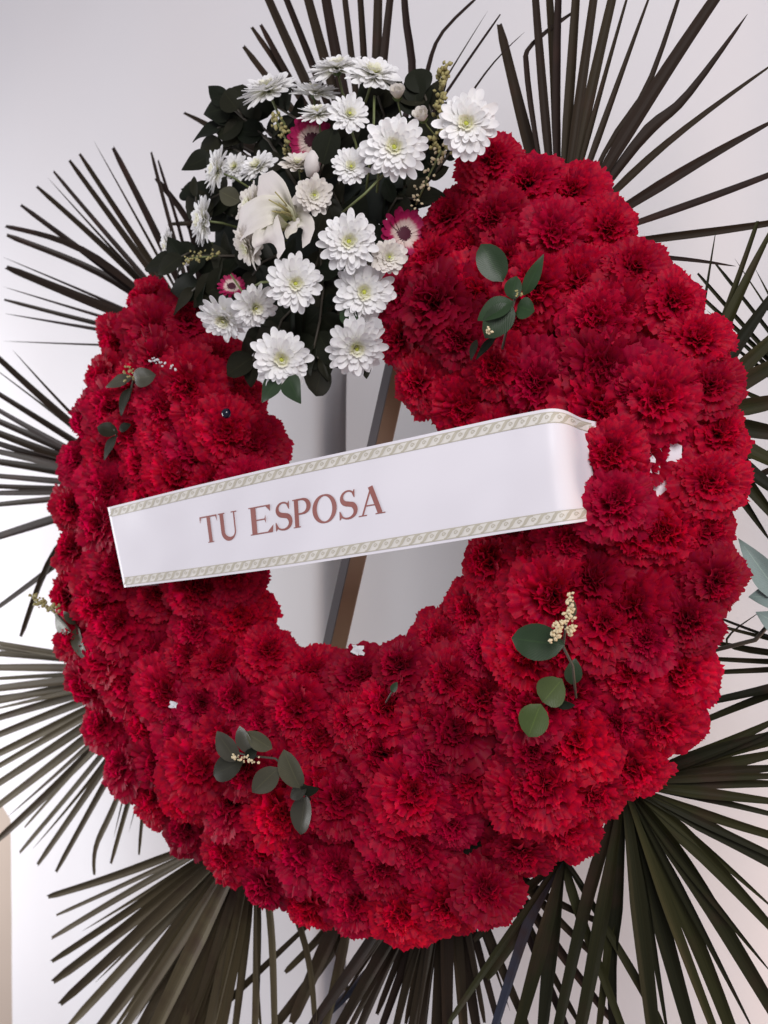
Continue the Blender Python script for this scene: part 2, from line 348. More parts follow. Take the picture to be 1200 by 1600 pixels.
# ---------------------------------------------------------------- palm leaves behind the ring
def blade(parent, inv, pts, offs, wpx, blunt, mat, roll, r):
    # pts: picture points hub -> tip; a folded strap
    n = 14; pp = [P(x, y, o) for (x, y), o in zip(pts, offs)]
    def bez(t):
        if len(pp) == 2: return pp[0].lerp(pp[1], t)
        # piecewise through the points with smoothing
        m = len(pp)-1; x = t*m; i = min(int(x), m-1); f = x-i
        p0, p1, p2, p3 = pp[max(i-1, 0)], pp[i], pp[i+1], pp[min(i+2, m)]
        return .5*((2*p1)+(p2-p0)*f+(2*p0-5*p1+4*p2-p3)*f*f+(3*p1-p0-3*p2+p3)*f**3)
    c = [bez(i/(n-1)) for i in range(n)]
    vs, uv = [], []; ln = (c[-1]-c[0]).length; sag = r.uniform(-.012, .012)*ln/.4; bow = r.uniform(-.004, .004)
    for i in range(n):
        t = i/(n-1); d = (c[min(i+1, n-1)]-c[max(i-1, 0)]).normalized(); side = d.cross(N).normalized()
        q = side*math.cos(roll)+N*math.sin(roll); nn = d.cross(q)
        sc_ = (c[i]-CAM).y/D/1000
        if blunt: pr = min(.34+1.7*t, 1)*(1-.34*max(0, t-.5)/.5)
        else: pr = min(.34+1.7*t, 1)*(1-max(0, t-.4)/.6)**.75+.04
        if blunt and i == n-1: pr *= .62
        wd = wpx*sc_*pr*.5; cc = c[i]+N*sag*math.sin(math.pi*t)+side*bow*math.sin(math.pi*t)*(1 if len(pp) == 2 else 0)
        fd = wd*.55
        for k, (u, h) in enumerate(((-1, 0), (-.5, .45), (0, 1), (.5, .45), (1, 0))):
            vs.append(inv@(cc+q*wd*u+nn*fd*h)); uv.append(((u+1)/2, t))
    return link('leaflet', mesh('leaflet', vs, grid_faces(n, 5), uv, mat=mat), parent)
def palm(label, hub, leaflets, mat, off0=-.03, off1=-.07, seed=1, toward=(600, 800)):
    wmul = 1.15 if hub[1] > 1290 else 1.0 if hub[1] > 1200 else 1.3 if hub[1] < 600 else 1.15
    r = random.Random(seed); M = Matrix.Translation(P(*hub, off0)); o = thing('palm_leaf', label, 'palm leaf', M, 'fan palm leaves radiating behind the wreath'); inv = M.inverted()
    if hub in ((975, 1225), (262, 1047), (700, 1300), (402, 1282)):
        ex = []
        for a_, b_ in zip(leaflets[:-1], leaflets[1:]):
            if r.random() < .62:
                qa, qb = a_[0][-1], b_[0][-1]; g = r.uniform(.35, .65); l_ = r.uniform(.82, .98)
                ex.append(([(hub[0]+(qa[0]*(1-g)+qb[0]*g-hub[0])*l_, hub[1]+(qa[1]*(1-g)+qb[1]*g-hub[1])*l_)], min(a_[1], b_[1])*.62, r.random() < .5))
        leaflets = leaflets+ex
    for k, lf in enumerate(leaflets):
        pts = [hub]+list(lf[0]); wd = lf[1]; blunt = lf[2]
        o1 = off1+r.uniform(-.012, .012); m = len(pts)-1
        offs = [off0+(o1-off0)*i/m + .0012*(k % 5) for i in range(m+1)]
        blade(o, inv, pts, offs, wd*wmul, blunt, lf[3] if len(lf) > 3 else mat, r.uniform(-.55, .55), r)
    dx, dy = toward[0]-hub[0], toward[1]-hub[1]; ll = math.hypot(dx, dy); e = (hub[0]+dx/ll*60, hub[1]+dy/ll*60)
    v, f = tube([inv@P(*hub, off0), inv@P((hub[0]+e[0])/2, (hub[1]+e[1])/2, off0+.004), inv@P(*e, off0+.006)], [.010, .007, .006])
    link('leaf_stalk', mesh('leaf_stalk', v, f, mat=M_DSTEM), o); return o
B, S_ = True, False
def ext(hub, through, reach):      # extend past the frame along the same line
    dx, dy = through[0]-hub[0], through[1]-hub[1]; l = math.hypot(dx, dy); return (hub[0]+dx/l*reach, hub[1]+dy/l*reach)
h = (578, 335)
palm('palm fan with blackish straps standing up behind the white bouquet at the top', h,
  [([(380,72)],10,B),([(393,42)],9,B),([(407,38)],9,B),([ext(h,(424,2),480)],12,B),([ext(h,(447,0),470)],12,B),([ext(h,(484,0),500)],12,B),([ext(h,(514,0),500)],13,B),([ext(h,(539,0),500)],12,B),([ext(h,(560,0),480)],12,B),([ext(h,(588,0),500)],12,B),([ext(h,(612,0),490)],11,B),
   ([(640,150),(632,20),(626,-80)],10,B),([(650,200),(668,118),(690,55),(750,-8)],10,B),([(762,17)],7,S_),([(782,22)],8,B),([(700,200),(770,105),(820,50)],3,S_),
   ([(287,176)],8,B),([(300,185)],7,S_),([(340,190)],12,B),([(318,236)],7,B),([(320,268)],7,B),([(322,296)],8,B),([(262,350)],8,B)], M_PALM, -.03, -.05, 3)
h = (872, 390)
palm('tall palm fan of many narrow dark straps rising at the top right', h,
  [([(780,37)],15,B),([(843,240),(826,115),(832,74),(897,18)],7,B),([ext(h,(838,0),480)],11,B),([ext(h,(855,0),500)],11,B),([ext(h,(876,0),520)],12,B),([ext(h,(899,0),520)],13,B),([ext(h,(927,0),510)],12,B),([ext(h,(958,0),520)],13,B),([ext(h,(980,0),500)],9,S_),([ext(h,(1013,0),470)],9,S_),([(950,230),(1010,140),(1060,0),(1070,-40)],8,S_),
   ([ext(h,(1120,0),560)],17,B),([(1000,215),(1070,150),(1168,22)],17,S_),([(1030,240),(1220,92)],10,S_),([(1080,262),(1225,180)],13,S_),([(1100,310),(1230,262)],11,B),([(1090,362),(1230,344)],10,B),([(1060,403),(1150,416)],6,S_)], M_PALM, -.03, -.06, 4)
h = (1072, 650)
palm('broad olive palm fan leaning past the right edge beside the upper carnations', h,
  [([(1100,480),(1119,358)],5,S_),([(1135,480),(1184,345)],10,B),([ext(h,(1200,375),360)],17,S_),([ext(h,(1200,470),290)],20,S_),([ext(h,(1200,530),270)],22,S_),([ext(h,(1200,580),270)],24,S_),([ext(h,(1200,625),260)],24,S_),([ext(h,(1200,672),260)],24,S_),([ext(h,(1200,715),260)],24,S_),([ext(h,(1200,752),260)],24,S_),([ext(h,(1200,800),250)],24,S_),([ext(h,(1200,840),240)],18,S_)], M_PALMD, -.02, -.04, 5)
h = (1330, 690)
palm('thin palm straps crossing the upper right fan from beyond the right edge', h,
  [([(1090,427)],7,B),([(1118,412)],6,B),([(1083,452)],7,B),([(1148,404)],5,S_),([(1180,420)],7,S_),([(1105,485)],8,S_),([(1120,520)],9,S_),([(1140,600)],14,S_),([(1120,660)],14,S_),([(1130,720)],14,S_),([(1125,770)],12,S_)], M_PALMD, -.09, -.075, 6)
h = (1345, 1037)
palm('nearly level thin palm straps beyond the right edge below the pale leaf', h,
  [([(1120,964)],5,B),([(1115,976)],6,B),([(1110,1003)],9,B),([(1090,1028)],9,B),([(1080,1052)],10,B),([(1090,1100)],13,B),([(1090,1130)],12,B),([(1140,1010),(1188,955)],4,S_)], M_PALMD, -.06, -.06, 7)
h = (975, 1225)
palm('large palm fan spreading over the lower right corner', h,
  [([ext(h,(1200,1128),300)],20,S_),([ext(h,(1200,1152),300)],24,S_),([ext(h,(1200,1178),300)],24,S_),([ext(h,(1200,1203),300)],20,S_),([ext(h,(1200,1226),310)],20,S_),([ext(h,(1200,1252),310)],18,S_),([ext(h,(1200,1300),320)],20,B),([ext(h,(1200,1352),360)],24,S_),([(1090,1330),ext(h,(1200,1450),400)],32,S_),([(1080,1370),ext(h,(1200,1570),470)],30,B),([ext(h,(1140,1610),480)],30,B),([ext(h,(1080,1610),480)],28,B),([ext(h,(1020,1610),470)],26,B),([(965,1400),(955,1500),(960,1660)],22,B),([ext(h,(905,1610),460)],24,B),([(920,1400),(860,1660)],22,B)], M_PALMD, -.02, -.05, 8)
h = (700, 1300)
palm('palm fan hanging straight down under the bottom of the wreath', h,
  [([(475,1620)],22,B),([(515,1630)],18,B),([(548,1640)],18,B),([(580,1650)],18,B),([(608,1650)],18,B),([(632,1660)],16,B),([(655,1660)],20,B),([(677,1670)],20,B),([(700,1660)],18,B),([(728,1660)],16,B),([(752,1650)],20,B),([(790,1640)],18,B),([(830,1620)],16,B)], M_PALM, -.035, -.06, 9)
h = (880, 1340)
palm('dark palm fan with crossing bluish straps at the bottom right of centre', h,
  [([(830,1430),(762,1640)],15,B,M_PALMB),([(800,1640)],20,B),([(845,1640)],22,B),([(700,1600)],12,B),([(912,1384)],8,B),([(900,1420),(985,1640)],14,B),([(790,1355)],18,B),([(945,1440)],10,B),([(1010,1560),(1050,1650)],12,B),([(740,1470)],14,B),([(760,1530)],16,B)], M_PALMD, -.045, -.035, 10, (700, 1100))
h = (770, 1330)
palm('short palm straps slanting right under the lowest carnation', h,
  [([(960,1600)],14,B),([(905,1600)],14,B),([(935,1500)],12,B),([(870,1560),(900,1640)],14,B),([(640,1500)],10,B),([(850,1400),(945,1445)],11,B)], M_PALM, -.05, -.075, 14, (700, 1100))
h = (402, 1282)
palm('big olive brown palm fan with fused pleats at the lower left', h,
  [([(200,1362),(74,1402)],15,B),([(80,1466)],13,B),([(80,1503)],15,B),([(82,1535)],19,B),([(93,1570)],19,B),([(106,1605)],22,B),([(130,1640)],24,B),([(158,1660)],24,B),([(180,1680)],30,B),([(203,1690)],32,B),([(228,1700)],34,B),([(254,1705)],34,B),([(280,1705)],32,B),([(306,1700)],30,B),([(330,1690)],24,B),([(358,1680)],22,B),([(395,1690)],20,B),([(430,1450),(432,1680)],20,B),([(470,1470),(492,1600)],14,B)], M_PALMO, -.03, -.06, 11)
h = (560, 1370)
palm('palm straps crossing the lower left fan from the bottom of the wreath', h,
  [([(512,1450),(445,1520)],11,B),([(520,1480),(400,1640)],16,B),([(455,1600)],20,B),([(360,1560),(330,1590)],9,B),([(520,1450),(545,1560)],9,B),([(500,1640)],16,B),([(600,1480),(470,1625)],13,B,M_PALMB)], M_PALMO, -.06, -.085, 12)
h = (262, 1047)
palm('palm fan of brown straps pointing down and left at the left edge', h,
  [([ext(h,(0,1004),330)],7,B),([ext(h,(0,1012),300)],8,B),([ext(h,(0,1024),330)],9,B),([ext(h,(0,1044),330)],11,B),([ext(h,(0,1076),330)],12,B),([ext(h,(0,1096),330)],12,B),([ext(h,(0,1122),330)],12,B),([ext(h,(0,1148),330)],12,B),([ext(h,(0,1176),330)],13,B),([ext(h,(0,1196),340)],10,B),([ext(h,(0,1222),350)],14,B),([ext(h,(0,1256),360)],15,B),([ext(h,(0,1308),390)],13,B),([(30,1333)],12,B),([(58,1352)],13,B),([(87,1363)],11,B),([(182,1250),(150,1322),(147,1368)],11,B),([(173,1350)],10,B),([(217,1336)],8,B)], M_PALMO, -.03, -.06, 13)
h = (235, 765)
palm('dense dark palm fan reaching left halfway up the wreath', h,
  [([(20,547)],5,S_),([ext(h,(0,560),350)],10,B),([ext(h,(0,583),330)],7,S_),([ext(h,(0,617),320)],9,B),([ext(h,(0,640),310)],11,B),([ext(h,(0,660),310)],11,B),([ext(h,(0,677),310)],12,B),([ext(h,(0,693),310)],12,B),([ext(h,(0,708),310)],12,B),([ext(h,(0,724),300)],12,B),([ext(h,(0,744),300)],9,B),([ext(h,(0,758),300)],9,B),([ext(h,(0,770),300)],9,B),([ext(h,(0,788),300)],9,B),([ext(h,(0,838),320)],13,B),([ext(h,(0,945),340)],10,B),([(95,850),(32,995)],10,B)], M_PALM, -.03, -.06, 15)
h = (325, 544)
palm('open palm fan of thin dark straps at the upper left beside the bouquet', h,
  [([(147,221)],4,S_),([(176,230)],12,B),([(124,240)],8,B),([(108,250)],8,B),([(83,267)],9,B),([(75,278)],4,S_),([(57,291)],8,B),([(32,320)],8,B),([(150,400),(8,353)],9,B),([(160,430),(10,367)],9,B),([(5,402)],4,S_),([(9,417)],13,B),([(5,448)],4,S_),([(6,468)],6,B),([(8,490)],5,S_),([(5,533)],3,S_),([(290,430),(236,237)],9,B),([(305,420),(290,345),(243,278)],9,B),([(310,470),(285,360),(247,250)],6,B)], M_PALM, -.03, -.055, 16)
# ---------------------------------------------------------------- the stand: folded angle bar
def bar(pa, pb, w1, w2, off):
    a, b = P(*pa, off), P(*pb, off); d = (b-a).normalized(); s = d.cross(N).normalized(); s = s if s.x > 0 else -s
    sc1 = (a-CAM).y/D/1000; vsA, vsB = [], []
    tk = .003
    for p in (a, b):
        ridge = p + N*.016
        vsA += [p - s*w1*.001*1.1, ridge, ridge - N*tk*1.5, p - s*w1*.001*1.1 - N*tk]
        vsB += [ridge + s*.0015, p + s*w2*.001*1.1, p + s*w2*.001*1.1 - N*tk, ridge + s*.0015 - N*tk*1.5]
    f = [(0, 1, 5, 4), (1, 2, 6, 5), (2, 3, 7, 6), (3, 0, 4, 7), (0, 3, 2, 1), (4, 5, 6, 7)]
    return (vsA, f), (vsB, f)
stand = thing('easel_stand', 'slanting metal easel bar seen through the hole of the wreath', 'stand', Matrix.Translation(P(345, 1750, -.075)))
si = stand.matrix_world.inverted()
A_, B_ = bar((655, 420), (438, 1385), 21, 19, -.075)
link('grey_face', mesh('grey_face', [si@p for p in A_[0]], A_[1], smooth=False, mat=M_METAL_A), stand)
link('brown_face', mesh('brown_face', [si@p for p in B_[0]], B_[1], smooth=False, mat=M_METAL_B), stand)
# ---------------------------------------------------------------- ribbon
TOP = [(168,793),(300,760),(440,727),(640,684),(790,651),(862,637),(888,641),(908,656),(938,664),(1066,672)]
BOT = [(194,918),(320,903),(450,886),(640,857),(790,833),(876,820),(906,816),(930,812),(962,802),(1064,784)]
ROFF = [.160,.168,.176,.186,.194,.188,.166,.118,.092,.080]
SS = [0,.16,.345,.60,.80,.895,.935,.965,.985,1.0]
def interp(s, arr):
    s = min(max(s, 0), 1); i = 0
    while i < len(SS)-2 and s > SS[i+1]: i += 1
    f = (s-SS[i])/(SS[i+1]-SS[i])
    if isinstance(arr[0], tuple): return tuple(a+(b-a)*f for a, b in zip(arr[i], arr[i+1]))
    return arr[i]+(arr[i+1]-arr[i])*f
TAB = np.array([list(interp(i/800, TOP))+list(interp(i/800, BOT))+[interp(i/800, ROFF)] for i in range(801)])
_k = np.exp(-(np.arange(-40, 41)/16.0)**2); _k /= _k.sum()
_pad = np.concatenate([2*TAB[:1]-TAB[40:0:-1], TAB, 2*TAB[-1:]-TAB[-2:-42:-1]])
TAB = np.stack([np.convolve(_pad[:, c], _k, 'valid') for c in range(5)], 1)
def rib(s, t, lift=0.0):
    x = min(max(s, 0), 1)*800; i = min(int(x), 799); q = TAB[i]+(TAB[i+1]-TAB[i])*(x-i); a, b = (q[0], q[1]), (q[2], q[3]); o = q[4]+.004*math.sin(s*7+1)+lift
    o += .0018*math.sin(t*3.14+s*9)+.0011*noise.noise(Vector((s*14, t*3, 1.7)))*2+.0012*math.sin(s*40+t*2)*s
    return P(a[0]+(b[0]-a[0])*t, a[1]+(b[1]-a[1])*t, o)
def s_of_px(x):                     # picture x on the ribbon's middle line -> s
    lo, hi = 0, 1
    for _ in range(30):
        m = (lo+hi)/2; mx = (interp(m, TOP)[0]+interp(m, BOT)[0])/2
        if mx < x: lo = m
        else: hi = m
    return lo
def satin():
    m, nt, b = new_mat('white_satin'); tc = nt.nodes.new('ShaderNodeTexCoord')
    c = mixc(nt, noise_node(nt, 5, 2, tc.outputs['Object']).outputs[0], (.78, .76, .80), (.74, .725, .775)); nt.links.new(c, b.inputs['Base Color'])
    b.inputs['Roughness'].default_value = .38; b.inputs['Specular IOR Level'].default_value = .4; b.inputs['Sheen Weight'].default_value = .2
    mp = nt.nodes.new('ShaderNodeMapping'); mp.inputs['Scale'].default_value = (400, 900, 1); uv = nt.nodes.new('ShaderNodeUVMap'); nt.links.new(uv.outputs[0], mp.inputs[0])
    bump(nt, b, noise_node(nt, 1, 2, mp.outputs[0]).outputs[0], .10, .0004); return m
M_SATIN = satin()
M_GOLD = plain('gold_print', (.42, .39, .31), .45, (.56, .53, .44), 90)
M_TINT = plain('border_print', (.72, .70, .66), .45, (.68, .66, .60), 60)
M_INK = plain('brown_ink', (.26, .085, .075), .5, (.33, .13, .11), 60)
ribbon = thing('ribbon', 'white satin mourning ribbon lettered TU ESPOSA across the wreath', 'ribbon', Matrix.Translation(rib(0, 1)))
ri = ribbon.matrix_world.inverted()
vs, uv = [], []; ns, nt_ = 260, 13
slist = [-.03, -.015] + [i/(ns-1) for i in range(ns)]
for s in slist:
    for j in range(nt_):
        t = j/(nt_-1)
        if s < 0: p = rib(0, t) - N*(.02 if s > -.02 else .085) + T*(.002 if s > -.02 else .03)
        else: p = rib(s, t)
        vs.append(ri@p); uv.append((s, t))
link('ribbon_band', mesh('ribbon_band', vs, grid_faces(len(slist), nt_), uv, mat=M_SATIN), ribbon)
LIFT = .0006
def strip(pts, wids, mapf, lift):
    """pts in glyph plane; variable-width stroke"""
    vs = []; n = len(pts)
    for i, (x, y) in enumerate(pts):
        a = pts[max(i-1, 0)]; b = pts[min(i+1, n-1)]; dx, dy = b[0]-a[0], b[1]-a[1]; l = math.hypot(dx, dy) or 1
        nx, ny = -dy/l, dx/l; w_ = (wids[i] if isinstance(wids, list) else wids)/2
        vs += [mapf(x+nx*w_, y+ny*w_, lift), mapf(x-nx*w_, y-ny*w_, lift)]
    return vs, [(2*i, 2*i+1, 2*i+3, 2*i+2) for i in range(n-1)]
def poly(pts, mapf, lift): return [mapf(x, y, lift) for x, y in pts], [tuple(range(len(pts)))]
def arc(cx, cy, rx, ry, a0, a1, n=18): return [(cx+rx*math.cos(math.radians(a0+(a1-a0)*i/n)), cy+ry*math.sin(math.radians(a0+(a1-a0)*i/n))) for i in range(n+1)]
TH, TN = .162, .058                # thick and thin strokes; glyph space: height 1, y up
def glyph(ch):                      # -> width, list of strokes ('s', pts, widths) / polygons ('p', pts)
    g = []
    def stem(x, y0=0, y1=1, w_=TH, ser=(1, 1)):
        g.append(('s', [(x, y0+.02), (x, y1-.02)], w_))
        if ser[0]: g.append(('s', [(x-.14, y0+.018), (x+.14, y0+.018)], .036)); g.append(('p', [(x-.07, y0+.02), (x+.07, y0+.02), (x+w_/2, y0+.09), (x-w_/2, y0+.09)]))
        if ser[1]: g.append(('s', [(x-.14, y1-.018), (x+.14, y1-.018)], .036))
    if ch == 'T':
        stem(.42, ser=(1, 0)); g.append(('s', [(.02, .975), (.82, .975)], .05))
        g.append(('p', [(.02, 1), (.055, 1), (.085, .95), (.02, .74)])); g.append(('p', [(.82, 1), (.785, 1), (.755, .95), (.82, .74)])); return .86, g
    if ch == 'U':
        g.append(('s', [(.0, .982), (.28, .982)], .036)); g.append(('s', [(.56, .982), (.80, .982)], .036))
        c_ = [(.14, .97), (.14, .6)]+arc(.41, .30, .27, .28, 180, 360)+[(.68, .6), (.68, .97)]
        n = len(c_); ww = [TH if i < n*.4 else (TH-(TH-TN)*min(1, (i-n*.4)/(n*.3))) for i in range(n)]; g.append(('s', c_, ww)); return .82, g
    if ch == 'E':
        stem(.16); g.append(('s', [(.1, .978), (.70, .978)], .044)); g.append(('s', [(.1, .022), (.74, .022)], .044)); g.append(('s', [(.16, .51), (.52, .51)], .042))
        g.append(('p', [(.70, 1), (.66, .96), (.56, .95), (.70, .76)])); g.append(('p', [(.74, 0), (.70, .04), (.58, .05), (.77, .27)])); g.append(('p', [(.54, .66), (.50, .54), (.50, .48), (.54, .36)])); return .80, g
    if ch == 'P':
        stem(.16); c_ = [(.16, .978), (.36, .975)]+arc(.38, .725, .26, .25, 88, -88)+[(.36, .47), (.16, .47)]
        n = len(c_); ww = [TN+(TH*1.05-TN)*math.sin(math.pi*i/(n-1))**2 for i in range(n)]; g.append(('s', c_, ww)); return .70, g
    if ch == 'O':
        c_ = arc(.42, .5, .36, .475, 90, 450, 40); g.append(('s', c_, [TN+(TH-TN)*abs(math.sin(2*math.pi*i/40))**1.3 for i in range(41)])); return .86, g
    if ch == 'S':
        c_ = arc(.33, .735, .235, .235, 35, 180, 12)+arc(.33, .735, .235, .21, 195, 250, 5)+arc(.33, .27, .27, .255, 65, -10, 8)[1:]+arc(.31, .26, .29, .24, -20, -155, 12)
        n = len(c_); ww = [TN+(TH*1.1-TN)*max(0, math.sin(math.pi*(i-n*.12)/(n*.76)))**1.5 for i in range(n)]; g.append(('s', c_, ww))
        g.append(('p', [(.55, 1.0), (.575, 1.0), (.575, .72), (.55, .72), (.48, .86)])); g.append(('p', [(.0, .0), (.03, .0), (.12, .12), (.03, .30), (.0, .30)])); return .64, g
    if ch == 'A':
        g.append(('s', [(.14, .03), (.44, .97)], TN*1.05)); g.append(('s', [(.41, .99), (.74, .03)], TH)); g.append(('s', [(.24, .34), (.62, .34)], .042))
        g.append(('s', [(.0, .018), (.28, .018)], .036)); g.append(('s', [(.58, .018), (.92, .018)], .036)); return .92, g
for ch, x0, x1 in (('T',314,342),('U',343,372),('E',389,428),('S',430,455),('P',457,485),('O',489,526),('S',530,557),('A',560,602)):
    wd, strokes = glyph(ch); parts = []
    def mapf(x, y, lift, x0=x0, x1=x1, wd=wd):
        px = x0+(x1-x0)*x/wd; sk = (px-314)/288; tb = .632+.005*sk; tt = .345+.025*sk; t = tb+(tt-tb)*y
        return ri@rib(s_of_px(px), t, lift)
    for k, g in enumerate(strokes):
        lf = LIFT+k*.00003
        if g[0] == 's':
            pts = g[1]
            if len(pts) == 2: a, b = pts; pts = [(a[0]+(b[0]-a[0])*i/5, a[1]+(b[1]-a[1])*i/5) for i in range(6)]
            parts.append(strip(pts, g[2], mapf, lf))
        else: parts.append(poly(g[1], mapf, lf))
    v, f = merge(parts); o = link('letter', mesh('letter', v, f, smooth=False, mat=M_INK), ribbon, label='brown letter '+ch)
# printed rope borders: two hairlines with a running scroll between
for (ta, tb_) in ((.03, .118), (.882, .97)):
    parts = []
    for t in (ta, tb_):
        def ml(x, y, lift): return ri@rib(x, y, lift)
        vv = []
        for i in range(101): s = .004+.965*i/100; vv += [ml(s, t-.004, LIFT), ml(s, t+.004, LIFT)]
        parts.append((vv, [(2*i, 2*i+1, 2*i+3, 2*i+2) for i in range(100)]))
    vv = []
    for i in range(201): vv += [ml(.004+.965*i/200, ta+.004+(tb_-ta-.008)*j/4, LIFT*.6) for j in range(5)]
    link('border_tint', mesh('border_tint', vv, grid_faces(201, 5), smooth=False, mat=M_TINT), ribbon)
    v, f = merge(parts); link('border_line', mesh('border_line', v, f, smooth=False, mat=M_GOLD), ribbon)
    parts = []; x = 174.0; k = 0
    while x < 925:
        per = 12+10*(x-170)/755
        def ms(a, b, lift, x=x, per=per): return ri@rib(s_of_px(x+a*per + (6 if ta > .5 else -6)), ta+(tb_-ta)*(1-b), lift)
        sp = [(.02, .10), (.20, .12), (.36, .30), (.50, .62), (.64, .85), (.82, .92), (.97, .90)]
        parts.append(strip(sp, [.08, .16, .24, .28, .24, .16, .08], ms, LIFT+.0002))
        parts.append(strip([(.98+.17*math.cos(q)*(1-q/9), .52+.24*math.sin(q)*(1-q/9)) for q in [i*.75 for i in range(10)]], .08, ms, LIFT+.0003))
        x += per*1.0; k += 1
    v, f = merge(parts); link('rope_border', mesh('rope_border', v, f, smooth=False, mat=M_GOLD), ribbon)
# ---------------------------------------------------------------- leaves and petals
def leaf_mesh(kind='oval', mat=None, bend=.2):
    nu, nv = 9, 5; vs, uv = [], []
    for i in range(nu):
        t = i/(nu-1)
        if kind == 'oval': wd = .30*math.sin(math.pi*min(t**.85, 1))**.75
        elif kind == 'round': wd = .46*math.sin(math.pi*t**.95)**.6
        elif kind == 'lance': wd = .17*math.sin(math.pi*t**.8)**.9
        else: wd = .34*math.sin(math.pi*t**.62)**.9
        if t in (0, 1): wd = .008
        for j in range(nv):
            s = -1+2*j/(nv-1)
            vs.append((t, s*wd, .10*abs(s)*wd*2 - bend*(t-.3)**2 + .012*math.sin(t*9+s*2))); uv.append(((s+1)/2, t))
    return mesh('leaf', vs, grid_faces(nu, nv), uv, mat=mat)
_lc = {}
def leafm(kind, mat, bend):
    k = (kind, mat.name, bend)
    if k not in _lc: _lc[k] = leaf_mesh(kind, mat, bend)
    return _lc[k]
def place_leaf(parent, inv, px, py, ang, lpx, off, kind='oval', mat=None, wscale=1.0, tilt=0.0, roll=0.0, bend=.2, off_is_base=True):
    """leaf base at px,py; ang in degrees, 0 = right, 90 = up in the picture"""
    b = P(px, py, off); sc_ = scale_at(px, py, off)
    d = T*math.cos(math.radians(ang))+UP*math.sin(math.radians(ang))+N*tilt; d.normalize()
    zz = (N - d*N.dot(d)).normalized(); zz = Matrix.Rotation(roll, 3, d) @ zz; y = zz.cross(d)
    R = Matrix((d, y, zz)).transposed().to_4x4(); M = Matrix.Translation(b) @ R @ Matrix.Diagonal((lpx*sc_, lpx*sc_*wscale, lpx*sc_, 1))
    return link('leaf', leafm(kind, mat, bend), parent, inv@M)
def petal_mesh(mat, wd=.19, cup=.05, curl=.25, tip=1.0, nu=6, nv=4, notch=0):
    vs, uv = [], []
    TS = [0, .2, .42, .64, .80, .90, .965, 1.0]; nu = len(TS)
    for i in range(nu):
        t = TS[i]; w_ = wd*(.42+.58*math.sin(math.pi*min(1, t*.62+.05)))*(1 if t < .78 else math.sqrt(max(.0, 1-((t-.78)/.222)**2))*.95+.04)
        for j in range(nv):
            s = -1+2*j/(nv-1); vs.append((t, s*w_, cup*s*s*(1.2-t)+curl*t*t*.5+.008*s)); uv.append(((s+1)/2, t))
    return mesh('petal', vs, grid_faces(nu, nv), uv, mat=mat)
PET_W = [petal_mesh(M_WHITE, .145, .08, c) for c in (-.16, .04, .2)]; PET_C = [petal_mesh(M_CREAM, .165, .06, c) for c in (-.15, .06, .22)]
def rows_mesh(rows, src, seed, jit=.08):
    r = random.Random(seed); vs, fs, uv = [], [], []
    for (n, L_, el, z0, sc_w) in rows:
        for k in range(n):
            s = r.choice(src); m = Matrix.Rotation(2*math.pi*(k+r.uniform(-.3, .3))/n, 4, 'Z') @ Matrix.Translation((0.03, 0, z0)) @ Matrix.Rotation(-math.radians(el+r.uniform(-8, 8)), 4, 'Y') @ Matrix.Diagonal((L_*r.uniform(.88, 1.1), L_*sc_w, L_, 1))
            b = len(vs); vs += [m@v.co for v in s.vertices]; fs += [tuple(b+i for i in p.vertices) for p in s.polygons]
            u = [None]*len(s.vertices)
            for lp, l in zip(s.loops, s.uv_layers[0].data): u[lp.vertex_index] = tuple(l.uv)
            uv += u
    return vs, fs, uv
def inner_mesh(src, seed, mat):
    v, f, u = rows_mesh([(16, .76, 20, .05, 1.1), (15, .58, 30, .07, 1.2)], src, seed); return mesh('inner_petals', v, f, u, mat=mat)
def dome_mesh(rad, hgt, mat, name='flower_centre', bumps=True):
    vs, fs = [], []; n, mm = 14, 6
    for i in range(mm):
        a = math.pi/2*i/(mm-1)
        for k in range(n):
            b = 2*math.pi*k/n; rr = rad*(1+(.06*math.sin(k*3+i*2) if bumps else 0)); vs.append((rr*math.cos(a)*math.cos(b), rr*math.cos(a)*math.sin(b), hgt*math.sin(a)))
    for i in range(mm-1):
        for k in range(n): fs.append((i*n+k, i*n+(k+1) % n, (i+1)*n+(k+1) % n, (i+1)*n+k))
    return mesh(name, vs, fs, mat=mat)
INNER_W = [inner_mesh(PET_W, 50+k, M_WHITE) for k in range(3)]; INNER_C = [inner_mesh(PET_C, 60+k, M_CREAM) for k in range(2)]
PET_H = [petal_mesh(M_WHIN, .19, .07, c) for c in (.1, .25)]
_v, _f, _u = rows_mesh([(11, .40, 42, .09, 1.1), (10, .27, 52, .12, 1.3), (7, .18, 66, .14, 1.5)], PET_H, 77); HEART = mesh('heart_petals', _v, _f, _u, mat=M_WHIN)
CENTRE = dome_mesh(.085, .08, M_YEL); CALYX = dome_mesh(.20, -.20, M_BUDG, 'calyx')
def stalk(parent, length, rad, mat=M_STEM, bend=.2):
    v, f = tube([(0, 0, -.05), (bend*.2*length, 0, -.35*length), (bend*.6*length, .05*length, -.7*length), (bend*length, .1*length, -length)], rad)
    link('stem', mesh('stem', v, f, mat=mat), parent)
